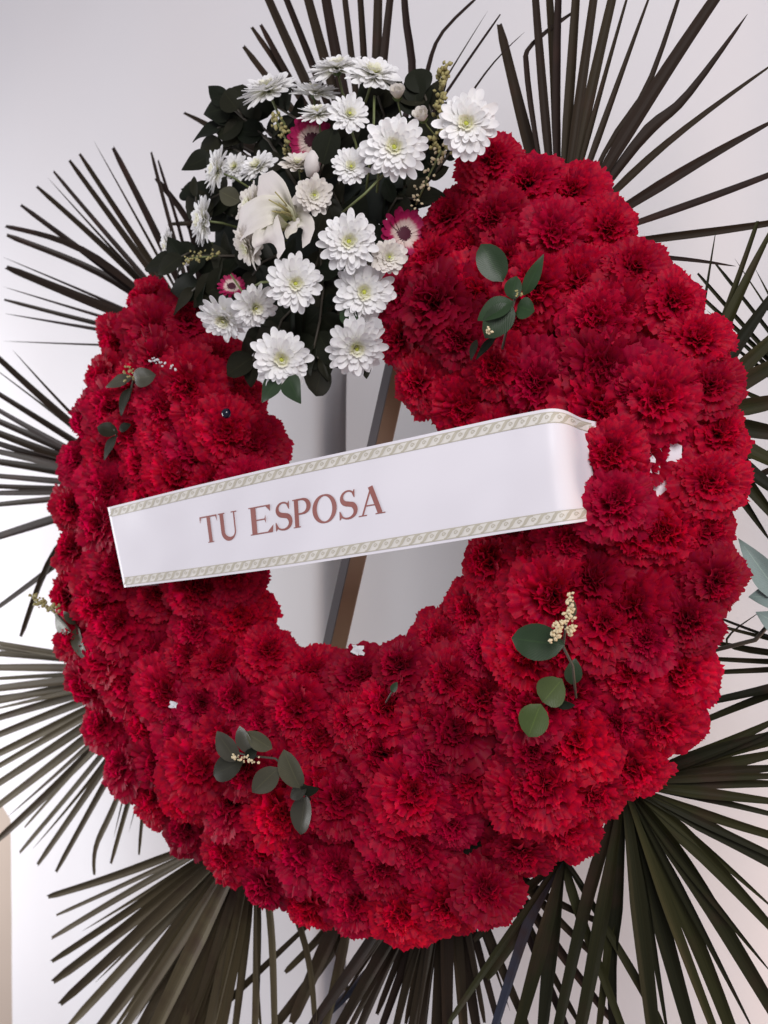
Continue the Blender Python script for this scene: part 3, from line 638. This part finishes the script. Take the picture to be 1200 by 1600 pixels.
def mum(label, px, py, rpx, tx=0, ty=0, off=.15, cream=False, open_=1.0, seed=0, cols=None):
    """tx, ty: how far the face turns right / up in the picture"""
    r = random.Random(seed*7+int(px)); sc_ = scale_at(px, py, off)*rpx
    z = (CAM-P(px, py, off)).normalized() + Vector((1, 0, 0))*tx + UP*ty
    M = basis(P(px, py, off), z, s=sc_, roll=r.uniform(0, 6.28)); o = thing('chrysanthemum', label, 'chrysanthemum', M, 'white chrysanthemums in the bouquet')
    pet = PET_C if cream else PET_W
    for (n, L_, el, z0) in ((21, 1.06, 0, .0), (19, .90, 12, .035)):
        for k in range(n):
            e = el+(1-open_)*55+r.uniform(-9, 9); l = L_*r.uniform(.86, 1.12)
            m = Matrix.Rotation(2*math.pi*(k+r.uniform(-.28, .28))/n, 4, 'Z') @ Matrix.Translation((.03, 0, z0)) @ Matrix.Rotation(-math.radians(e), 4, 'Y') @ Matrix.Rotation(r.uniform(-.3, .3), 4, 'X') @ Matrix.Diagonal((l, l*r.uniform(.85, 1.2), l, 1))
            link('petal', r.choice(pet), o, m)
    link('heart_petals', HEART, o, Matrix.Rotation(r.uniform(0, 6), 4, 'Z'), kind='stuff'); link('inner_petals', r.choice(INNER_C if cream else INNER_W), o, Matrix.Rotation(r.uniform(0, 6), 4, 'Z') @ Matrix.Scale(1.0 if open_ > .8 else .9, 4), kind='stuff')
    link('flower_centre', CENTRE, o, Matrix.Translation((0, 0, .20))); link('calyx', CALYX, o)
    stalk(o, 2.2, .05); MUMS[int(px)] = o; return o
W = 'white chrysanthemum'; MUMS = {}
mum(W+' lowest in the bouquet, directly above the two pointed leaves', 440, 561, 44, 0, -.1, .165)
mum(W+' at the bottom right of the bouquet against the red carnations', 556, 541, 45, .2, -.5, .135)
mum('full '+W+' with yellow eye directly below the lily', 461, 443, 41, .1, 0, .18)
mum('large '+W+' immediately left of the purple and white gerbera', 545, 378, 43, 0, .1, .175)
mum(W+' half hidden by carnations, under the flower next to the lower gerbera', 568, 457, 44, .1, .05, .13)
mum('large '+W+' at the centre of the upper bouquet above the small half-open one', 616, 231, 47, 0, .15, .17)
mum(W+' farthest right, resting on top of the red carnations', 728, 194, 46, .05, .15, .16)
mum(W+' at the very top on a visible green stem', 583, 119, 43, .2, 1.2, .13)
mum(W+' at the very top, behind and left of the stemmed one', 527, 110, 42, -.25, 1.7, .09)
mum(W+' turned upward at the top left beside the dark oval leaf', 420, 143, 44, -.5, 1.6, .12)
mum('shaded '+W+' lying low between the two groups at the top', 492, 148, 38, .1, 2.2, .08)
mum(W+' tilted upward just above the pink and white gerbera', 498, 180, 34, -.3, 1.7, .15)
mum('small '+W+' right of the pink and white gerbera, partly open', 545, 180, 30, .25, .45, .16, open_=.8)
mum('small half-open '+W+' below the large upper central one', 549, 262, 29, -.05, .35, .17, open_=.72)
mum(W+' right one of the pair beside the crimson bloom at the lower left', 396, 478, 36, .8, -.7, .17)
mum(W+' left one of the pair at the lower left, nearest the left carnations', 351, 497, 38, -.5, -.9, .15)
mum(W+' seen from the side at the upper left edge of the bouquet', 341, 268, 34, -2.0, .6, .12)
mum('bluish white chrysanthemum just above the lily trumpet', 403, 262, 30, -.6, 1.0, .15)
mum(W+' seen from the side at the left edge, below the small upright leaf', 320, 345, 38, -2.2, .3, .12)
mum('small '+W+' at the far left end of the bouquet above the red carnations', 266, 386, 30, -2.4, 0, .09)
mum('cream chrysanthemum hanging in profile under the lily', 389, 385, 32, -1.6, -.7, .17, True)
mum('cream ruffled chrysanthemum left of the lily trumpet', 393, 322, 34, -1.4, .6, .16, True)
mum('small pale chrysanthemum above the lily and below the upper gerbera', 466, 258, 27, -.1, 1.2, .15, True, .85)
mum('small cream chrysanthemum with bright yellow eye right of the lily', 490, 305, 28, .25, .05, .18, True, .85)
mum('small greenish white chrysanthemum squeezed below the lower gerbera beside the carnations', 607, 402, 27, .3, .1, .135, True, .85)
mum('bluish pale chrysanthemum peeking out behind the upper left edge flowers', 368, 262, 22, -.5, .5, .09)
mum('small '+W+' glimpsed between dark leaves above the left carnations', 300, 402, 18, -.6, -.5, .06)
def bud(label, px, py, rpx, tx, ty, off, name='flower_bud'):
    sc_ = scale_at(px, py, off)*rpx; z = N+T*tx+UP*ty; M = basis(P(px, py, off), z, s=sc_); o = thing(name, label, 'flower bud', M, 'chrysanthemum buds')
    r = random.Random(int(px))
    for (n, L_, el, rr) in ((9, 1.5, 58, .42), (8, 1.35, 74, .28)):
        for k in range(n):
            m = Matrix.Rotation(2*math.pi*(k+r.uniform(-.2, .2))/n, 4, 'Z') @ Matrix.Translation((rr, 0, -.35)) @ Matrix.Rotation(-math.radians(el+r.uniform(-8, 8)), 4, 'Y') @ Matrix.Diagonal((L_, L_*1.9, L_, 1)); link('petal', PET_C[2], o, m)
    link('calyx', CALYX, o, Matrix.Translation((0, 0, -.25)) @ Matrix.Scale(3.2, 4)); stalk(o, 4.5, .11)
bud('round greenish white flower bud left of the rightmost chrysanthemum', 660, 183, 12, .1, .4, .16)
bud('green and white opening bud just right of the top stemmed chrysanthemum', 621, 148, 12, .5, .7, .13)
# gerberas
PET_P = [petal_mesh(M_PINK, .15, .05, c) for c in (-.12, .12)]
DISC = dome_mesh(.43, .10, M_MAROON, 'dark_disc')
def gerbera(label, px, py, rpx, tx, ty, off, n=19):
    r = random.Random(int(px)); sc_ = scale_at(px, py, off)*rpx; z = (CAM-P(px, py, off)).normalized()+Vector((1, 0, 0))*tx+UP*ty
    o = thing('gerbera', label, 'gerbera', basis(P(px, py, off), z, s=sc_), 'pink and white gerberas')
    for row, (L_, el) in enumerate(((1.0, 8), (.92, 16))):
        for k in range(n):
            m = Matrix.Rotation(2*math.pi*(k+.5*row+r.uniform(-.15, .15))/n, 4, 'Z') @ Matrix.Translation((.05, 0, .03*row)) @ Matrix.Rotation(-math.radians(el+r.uniform(-5, 5)), 4, 'Y') @ Matrix.Diagonal((L_*r.uniform(.9, 1.06), L_, L_, 1)); link('petal', r.choice(PET_P), o, m)
    v, f, u = rows_mesh([(20, .44, 48, .05, .5)], PET_P, 5); 
    link('dark_disc', DISC, o, Matrix.Translation((0, 0, .06))); stalk(o, 2.0, .06); return o
gerbera('pink and white gerbera with maroon eye in the upper left of the bouquet', 487, 218, 37, .15, -.25, .135)
gerbera('purple and white gerbera half covered by the red carnations', 630, 366, 40, .5, .2, .075)
gerbera('small crimson gerbera peeking out above the lower left chrysanthemum pair', 362, 449, 22, -.1, .7, .135, 14)
# lily
def lily_petal(name, base, pts, wpx, parent, inv, cup=.35):
    pp = [P(448+(x-462)*.80, 344+(y-342)*.86, o) for x, y, o in pts]; wpx *= .76; n = 14; m = len(pp)-1; c = []
    for i in range(n):
        x = i/(n-1)*m; k = min(int(x), m-1); f = x-k; p0, p1, p2, p3 = pp[max(k-1, 0)], pp[k], pp[k+1], pp[min(k+2, m)]
        c.append(.5*((2*p1)+(p2-p0)*f+(2*p0-5*p1+4*p2-p3)*f*f+(3*p1-p0-3*p2+p3)*f**3))
    vs, uv = [], []; nv = 11
    for i in range(n):
        t = i/(n-1); d = (c[min(i+1, n-1)]-c[max(i-1, 0)]).normalized(); side = d.cross(N); side = side.normalized() if side.length > .1 else T; nn = side.cross(d)
        wd = wpx*.001*.5*(.25+.75*math.sin(math.pi*min(1, t*.72+.1)))*(1 if t < .75 else max(.03, 1-((t-.75)/.25)**1.6))
        for j in range(nv):
            s = -1+2*j/(nv-1); vs.append(inv@(c[i]+side*s*wd-nn*(wd*cup*(1-s*s))*(1-.5*t)+nn*(.0028*math.cos(s*9)*(1-t)) + nn*wd*.16*math.sin(t*16+s*3)*abs(s)**2*t)); uv.append(((s+1)/2, t))
    return link(name, mesh(name, vs, grid_faces(n, nv), uv, mat=M_LILY), parent)
lc = (462, 342, .16)
lil = thing('lily', 'large creamy white lily trumpet with recurved petals at the left of the bouquet', 'lily', Matrix.Translation(P(*lc))); li = lil.matrix_world.inverted()
for pts, wpx in (
    ([(470,345,.165),(445,305,.20),(425,280,.20),(408,262,.18)], 58), ([(468,345,.17),(440,322,.205),(400,330,.215),(372,352,.19),(362,368,.16)], 62),
    ([(464,350,.16),(425,345,.21),(418,362,.235),(432,388,.225),(445,400,.20)], 66), ([(468,345,.165),(480,350,.18),(488,362,.175),(492,369,.16)], 66),
    ([(465,340,.15),(480,320,.17),(478,296,.17)], 40), ([(462,348,.15),(410,368,.19),(392,390,.18),(400,402,.16)], 40)):
    lily_petal('petal', None, pts, wpx, lil, li)
for k, (ax, ay) in enumerate(((430,300),(420,312),(436,318),(425,330),(440,330))):
    v, f = tube([li@P(462, 342, .165), li@P((462+ax)/2, (342+ay)/2-3, .20), li@P(ax, ay, .225)], [.0012, .0010, .0009]); link('stamen', mesh('stamen', v, f, mat=M_BUDY), lil)
bd = thing('lily_bud', 'slender closed white lily bud above the lily and beside the upper gerbera', 'flower bud', Matrix.Translation(P(487, 268, .16))); bi = bd.matrix_world.inverted()
v, f = tube([bi@P(484, 276, .155), bi@P(487, 262, .16), bi@P(490, 245, .165), bi@P(492, 232, .165)], [.005, .012, .011, .003], 10); link('bud_body', mesh('bud_body', v, f, mat=M_LILY, uvs=[(.5, .8)]*len(v)), bd)
# ---------------------------------------------------------------- foliage of the bouquet: leafy sprays, each with its stem and leaves
def spray(label, pts, n, mat, lpx, seed, off=(.05, .12), kinds=('oval', 'round', 'point'), spread=70, group='dark leafy sprays in the bouquet'):
    r = random.Random(seed); pp = [P(x, y, off[0]+(off[1]-off[0])*i/(len(pts)-1)) for i, (x, y) in enumerate(pts)]
    o = thing('leaf_spray', label, 'foliage', Matrix.Translation(pp[0]), group); inv = o.matrix_world.inverted()
    v, f = tube([inv@p for p in pp], [.0026-.0012*i/len(pp) for i in range(len(pp))]); link('stem', mesh('stem', v, f, mat=M_DSTEM), o)
    for k in range(n):
        t = (k+.6)/n*(len(pts)-1); i = min(int(t), len(pts)-2); fz = t-i
        x = pts[i][0]+(pts[i+1][0]-pts[i][0])*fz; y = pts[i][1]+(pts[i+1][1]-pts[i][1])*fz
        ang = math.degrees(math.atan2(-(pts[i+1][1]-pts[i][1]), pts[i+1][0]-pts[i][0])) + (1 if k % 2 else -1)*r.uniform(.35, 1)*spread
        if k == n-1: ang = math.degrees(math.atan2(-(pts[-1][1]-pts[-2][1]), pts[-1][0]-pts[-2][0]))
        place_leaf(o, inv, x, y, ang, lpx*r.uniform(.75, 1.2), off[0]+(off[1]-off[0])*t/(len(pts)-1), r.choice(kinds), mat, r.uniform(.9, 1.2), r.uniform(-.25, .5), r.uniform(-.6, .6), r.choice((.1, .25, .4)))
    return o
spray('blackish leafy spray reaching to the dark oval leaf at the top left of the bouquet', [(470,300),(420,220),(375,180),(352,158)], 9, M_LEAF, 44, 1, (.05,.09))
spray('dark leafy spray behind the upturned chrysanthemum at the top left', [(480,300),(445,230),(400,190),(340,200)], 10, M_LEAF, 48, 2, (.04,.08))
spray('dark leafy spray between the top chrysanthemums and the upper gerbera', [(520,320),(500,240),(470,190),(430,165)], 10, M_LEAF, 50, 3, (.04,.09))
spray('dark leafy spray at the centre of the upper bouquet by the big round leaf', [(540,340),(530,280),(525,240),(530,215)], 9, M_LEAF, 56, 4, (.05,.12))
spray('dark leafy spray below the top stemmed chrysanthemum', [(570,330),(580,250),(600,180),(590,150)], 11, M_LEAF, 50, 5, (.03,.08))
spray('dark leafy spray behind the large upper central chrysanthemum', [(590,340),(625,270),(650,210),(650,160)], 11, M_LEAF, 52, 6, (.03,.08))
spray('dark leafy spray with a broad top leaf near the yellow-green filler', [(600,340),(660,250),(680,190),(660,140)], 11, M_LEAF, 50, 7, (.03,.08))
spray('dark leafy spray tucked behind the farthest right chrysanthemum', [(620,340),(680,270),(710,230),(735,190)], 9, M_LEAF, 40, 8, (.03,.08))
spray('brownish leafy spray hanging over the left carnations at the bouquet end', [(430,400),(370,400),(310,400),(270,405)], 12, M_LEAF, 52, 9, (.08,.12))
spray('dark leafy spray between the left edge chrysanthemums', [(440,360),(390,310),(350,300),(330,310)], 10, M_LEAF, 50, 10, (.04,.09))
spray('dark leafy spray with an upright leaf at the left edge of the bouquet', [(430,380),(370,340),(325,320),(304,305)], 8, M_LEAF, 40, 11, (.04,.08))
spray('dark leafy spray over the left carnations behind the lower left chrysanthemum pair', [(440,420),(380,440),(330,430),(300,455)], 10, M_LEAF, 56, 12, (.07,.10))
spray('blackish leafy spray under the full lower chrysanthemum', [(500,400),(470,470),(440,500),(430,530)], 11, M_LEAF, 56, 13, (.05,.10))
spray('blackish leafy spray filling the middle of the lower bouquet', [(500,380),(505,450),(500,500),(490,545)], 12, M_LEAF, 58, 14, (.05,.10))
spray('blackish leafy spray ending above the grey stripe under the bouquet', [(520,420),(530,480),(520,540),(505,570)], 11, M_LEAF, 52, 15, (.05,.09))
spray('blackish leafy spray at the left of the lowest chrysanthemum', [(470,430),(420,500),(400,540),(395,570)], 10, M_LEAF, 50, 16, (.05,.09))
spray('dark leafy spray between the lily and the lower gerbera', [(580,420),(540,340),(520,300),(510,330)], 9, M_LEAF, 52, 17, (.05,.10))
spray('dark leafy spray under the lower gerbera', [(560,420),(590,360),(620,310),(650,310)], 9, M_LEAF, 48, 18, (.03,.07))
spray('dark leafy spray showing between the lily and its cream neighbours', [(460,420),(430,400),(410,410),(395,430)], 7, M_LEAF, 46, 19, (.08,.12))
spray('dark leafy spray at the top left edge just under the oval leaf', [(440,290),(400,250),(360,230),(325,245)], 9, M_LEAF, 46, 20, (.04,.08))
# single leaves that stand out
def one_leaf(label, px, py, ang, lpx, off, kind, mat, ws=1, tilt=.1, roll=0, bend=.2, name='leaf'):
    M = Matrix.Translation(P(px, py, off)); o = thing('broad_leaf', label, 'leaf', M); place_leaf(o, M.inverted(), px, py, ang, lpx, off, kind, mat, ws, tilt, roll, bend)
    v, f = tube([(0, 0, 0), tuple(M.inverted()@P(px-18*math.cos(math.radians(ang)), py+18*math.sin(math.radians(ang)), off-.03))], .0014); link('leaf_stalk', mesh('leaf_stalk', v, f, mat=M_DSTEM), o); return o
one_leaf('big rounded blackish leaf right of the upper gerbera', 505, 258, 70, 58, .165, 'round', M_LEAF, 1, .1)
one_leaf('dark oval leaf standing alone at the top left corner of the bouquet', 372, 172, 128, 44, .10, 'round', M_LEAF, .95)
one_leaf('small upright pointed leaf at the left edge of the bouquet', 306, 308, 96, 34, .12, 'oval', M_LEAF, .8)
one_leaf('left of the two pointed green leaves under the lowest chrysanthemum', 437, 590, 228, 50, .165, 'point', M_LEAFG, 1)
one_leaf('right of the two pointed green leaves under the lowest chrysanthemum', 450, 588, -62, 50, .165, 'point', M_LEAFG, 1.1)
one_leaf('rounded green leaf between the two lowest right chrysanthemums', 560, 498, 160, 36, .135, 'round', M_LEAFG, .9)
one_leaf('dark leaf tip poking out below the bottom right chrysanthemum', 575, 560, -95, 32, .10, 'oval', M_LEAF, 1)
one_leaf('long narrow dark leaf curling below the bouquet at the grey stripe', 497, 560, -60, 46, .10, 'lance', M_LEAF, .8)
one_leaf('broad leaf lying dark over the left carnations at the bouquet end', 285, 400, 205, 54, .135, 'oval', M_LEAF, 1)
one_leaf('olive leaf between the two left edge chrysanthemums', 375, 315, 150, 46, .13, 'oval', M_LEAFO, 1.1)
# thin green stems crossing in front of the dark leaves
for key, pts in ((583, [(585,150,.13),(584,190,.14),(578,250,.11),(572,300,.08)]), (545, [(535,332,.16),(570,303,.17),(604,268,.15)]), (461, [(428,440,.17),(408,441,.17),(390,452,.15)]), (616, [(592,262,.15),(589,300,.10)]), (545, [(548,200,.15),(556,225,.14),(562,260,.10)])):
    o = MUMS[key]; i_ = o.matrix_world.inverted(); v, f = tube([P(*q) for q in pts], .0019); link('stem', mesh('stem', [i_@p for p in v], f, mat=M_STEM), o)
# filler sprigs with tiny buds
def bud_cluster(parent, inv, pts, n, mat, size, seed, spread=7):
    r = random.Random(seed); parts = []
    for k in range(n):
        t = r.random()*(len(pts)-1); i = min(int(t), len(pts)-2); f = t-i; a, b = pts[i], pts[i+1]
        c = P(a[0]+(b[0]-a[0])*f+r.uniform(-spread, spread), a[1]+(b[1]-a[1])*f+r.uniform(-spread, spread), a[2]+(b[2]-a[2])*f+r.uniform(0, .012)); s = size*r.uniform(.6, 1.25)
        d = Vector((r.uniform(-1, 1), r.uniform(-1, .2), r.uniform(-.4, 1))).normalized()*s*1.7
        parts.append(tube([inv@c, inv@(c+d*.5), inv@(c+d)], [s*.35, s*.75, s*.2], 5))
    v, f = merge(parts); link('small_buds', mesh('small_buds', v, f, mat=mat), parent, kind='stuff')
def filler(label, pts, n, mat, size, seed, spread=8):
    pp = [P(*q) for q in pts]; o = thing('filler_sprig', label, 'sprig', Matrix.Translation(pp[0]), 'sprigs of tiny buds'); inv = o.matrix_world.inverted()
    v, f = tube([inv@p for p in pp], .0014); link('stem', mesh('stem', v, f, mat=M_STEM), o); bud_cluster(o, inv, pts, n, mat, size, seed, spread)
filler('yellow-green filler sprig sticking up at the top right of the bouquet', [(680,230,.08),(690,170,.10),(688,135,.10),(694,106,.10)], 70, M_BUDY, .0045, 1, 8)
filler('olive filler sprig right below the yellow-green one beside the rightmost chrysanthemum', [(690,250,.08),(705,200,.10),(680,160,.11)], 40, M_BUDY, .004, 2, 10)
filler('olive filler sprig among dark leaves left of the upper gerbera', [(460,260,.10),(445,215,.13),(430,185,.13)], 45, M_BUDY, .004, 3, 9)
filler('thin filler sprig with pale buds right of the large upper chrysanthemum', [(650,320,.08),(670,275,.10),(690,235,.11)], 34, M_BUD, .003, 4, 10)
filler('brown filler sprig by the leaves over the left carnations', [(340,400,.11),(310,402,.135),(290,405,.14)], 34, M_BUDY, .003, 5, 9)
# ---------------------------------------------------------------- leafy sprigs stuck between the carnations
def sprig(label, stem, leaves, buds=None):
    stem = [(a, b, c-.013) for a, b, c in stem]; buds = [([(a, b, c-.013) for a, b, c in q[0]],)+tuple(q[1:]) for q in (buds or [])]
    pp = [P(*q) for q in stem]; o = thing('leafy_sprig', label, 'sprig', Matrix.Translation(pp[0]), 'green sprigs stuck between the carnations'); inv = o.matrix_world.inverted()
    v, f = tube([inv@p for p in pp], .0018); link('stem', mesh('stem', v, f, mat=M_DSTEM), o)
    for (x, y, ang, l, kind, mat, ws, tilt, roll) in leaves:
        t = min(range(len(stem)), key=lambda i: (stem[i][0]-x)**2+(stem[i][1]-y)**2); place_leaf(o, inv, x, y, ang, l, stem[t][2]+.004, kind, mat, ws, tilt, roll)
    for b_ in buds or []: bud_cluster(o, inv, *b_)
sprig('green sprig with one big oval leaf among the upper right carnations', [(785,545,.15),(795,500,.185),(805,465,.19),(800,440,.185)],
  [(786,440,118,70,'round',M_LEAFG,.72,.2,.2),(800,468,72,36,'round',M_LEAFG,.9,.4,0),(802,470,205,62,'oval',M_LEAFG,1.1,.3,.3),(800,475,232,66,'round',M_LEAFG,.75,.2,-.3),(808,478,-25,34,'round',M_LEAFG,1.1,.35,.1),(818,462,55,68,'lance',M_LEAFG,1.0,.3,.4),(775,525,225,48,'lance',M_LEAF,.9,.1,.2),(745,530,250,34,'lance',M_LEAF,1.2,.0,.2),(806,490,210,40,'oval',M_LEAF,.9,.1,0)],
  [([(764,512,.205),(762,520,.205)], 8, M_BUD, .0022, 3, 4), ([(808,455,.21),(812,462,.21)], 8, M_BUDY, .002, 4, 4)])
sprig('green sprig with two round leaves and cream buds in the lower right carnations', [(900,1090,.15),(895,1040,.18),(880,1010,.19),(885,970,.19),(893,930,.19)],
  [(882,1008,176,86,'round',M_LEAFG,.74,.1,.1),(848,1098,52,52,'round',M_LEAFL,1.05,.2,-.1),(845,1100,250,56,'round',M_LEAFL,.98,.15,.1),(893,1070,80,42,'oval',M_LEAFG,1.1,.1,.3),(868,1100,0,30,'oval',M_LEAF,.8,0,0),(890,968,75,34,'oval',M_LEAFO,.8,.3,.4)],
  [([(866,1002,.215),(868,988,.215),(876,972,.215)], 55, M_BUD, .0030, 5, 5), ([(892,990,.20),(888,960,.21),(892,928,.21)], 60, M_BUD, .0028, 6, 6)])
sprig('grey-green sprig with many pointed leaves among the lower left carnations', [(485,1250,.14),(465,1215,.17),(430,1185,.18),(385,1180,.18),(350,1170,.175)],
  [(372,1190,128,58,'oval',M_LEAFO,1.0,.2,.2),(395,1178,118,48,'round',M_LEAFO,.8,.2,-.2),(380,1190,205,64,'round',M_LEAF,.7,.1,.3),(425,1170,150,50,'oval',M_LEAFO,1.0,.3,.1),(435,1200,225,62,'oval',M_LEAFO,1.0,.2,-.2),(470,1232,112,66,'round',M_LEAFO,.68,.25,.1),(480,1228,215,42,'oval',M_LEAF,1.0,0,.3),(478,1250,-35,0.1,'oval',M_LEAF,1,0,0),(478,1240,-98,66,'round',M_LEAFO,.62,.1,0),(470,1235,10,32,'oval',M_LEAF,1.0,0,.3),(385,1185,40,30,'oval',M_LEAF,1.0,.2,.2)],
  [([(362,1182,.20),(385,1188,.20),(408,1186,.205)], 26, M_BUD, .0026, 7, 5)])
sprig('dull green sprig with pale flecks among the upper left carnations', [(195,640,.12),(205,610,.145),(208,590,.15)],
  [(207,590,190,56,'lance',M_LEAFO,1.2,.1,.3),(208,592,2,46,'round',M_LEAFO,.72,.1,.2),(204,605,245,48,'oval',M_LEAF,.8,.1,.2)],
  [([(200,575,.165),(208,588,.165),(190,588,.165)], 20, M_BUDY, .003, 8, 6), ([(235,562,.155),(255,568,.155),(285,582,.15)], 16, M_SCRAP, .0028, 9, 4)])
sprig('small dark sprig of narrow leaves at the left edge of the upper left carnations', [(190,700,.11),(182,680,.135),(178,670,.14)],
  [(184,676,165,44,'oval',M_LEAF,.9,.1,.2),(182,680,235,46,'lance',M_LEAF,1.3,.1,.2),(186,672,20,24,'oval',M_LEAF,1,0,0)])
sprig('olive budding sprig hanging off the far left edge of the wreath', [(140,1035,.08),(120,1000,.10),(95,965,.105),(62,940,.10)],
  [(118,975,-62,62,'round',M_LEAFO,.55,.15,.2),(85,962,-30,46,'round',M_LEAFO,.75,.2,.4),(112,1038,0,46,'lance',M_LEAF,1.0,.1,.3),(118,975,140,30,'oval',M_LEAFO,.8,.2,0)],
  [([(52,936,.115),(70,944,.115),(88,956,.115)], 60, M_BUDY, .0038, 10, 7)])
one_leaf('tiny dark green leaf tip between carnations right of the lower hole edge', 612, 1082, 60, 20, .15, 'oval', M_LEAFG)
# pale leaf at the right edge: three overlapping lobes
pl = thing('pale_branch', 'pale grey-green broad leaves poking out at the right edge of the wreath', 'foliage', Matrix.Translation(P(1215, 960, -.01))); pi_ = pl.matrix_world.inverted()
for (x, y, ang, l, ws) in ((1222,935,124,112,.55),(1232,930,185,58,1.1),(1235,985,152,56,1.0),(1225,1040,100,60,.8)): place_leaf(pl, pi_, x, y, ang, l, -.012+.004*(l % 3), 'point', M_LEAFP, ws, .05, .1)
v, f = tube([pi_@P(1215, 960, -.016), pi_@P(1180, 1000, -.03), pi_@P(1100, 1020, -.03)], .003); link('stem', mesh('stem', v, f, mat=M_DSTEM), pl)
# bead and scraps
bm = dome_mesh(.008, .008, M_BEAD, 'bead', False); thing('bead', 'small shiny dark blue bead sunk in the left carnations', 'bead', basis(P(354, 646, .150), N), None, bm)
def scrap(label, px, py, off, s, seed):
    r = random.Random(seed); vs = []
    for i in range(5):
        for j in range(5): vs.append(((i/4-.5)*s*(1-.3*r.random()), (j/4-.5)*s*.7*(1-.3*r.random()), r.uniform(-.12, .25)*s))
    thing('paper_scrap', label, 'scrap', basis(P(px, py, off), N+UP*.2), None, mesh('paper_scrap', vs, grid_faces(5, 5), mat=M_SCRAP))
scrap('tiny white scrap caught in the lower left carnations', 271, 1101, .165, .016, 1)
scrap('small white folded scrap at the bottom edge of the hole beside the stand', 560, 1016, .06, .024, 2)
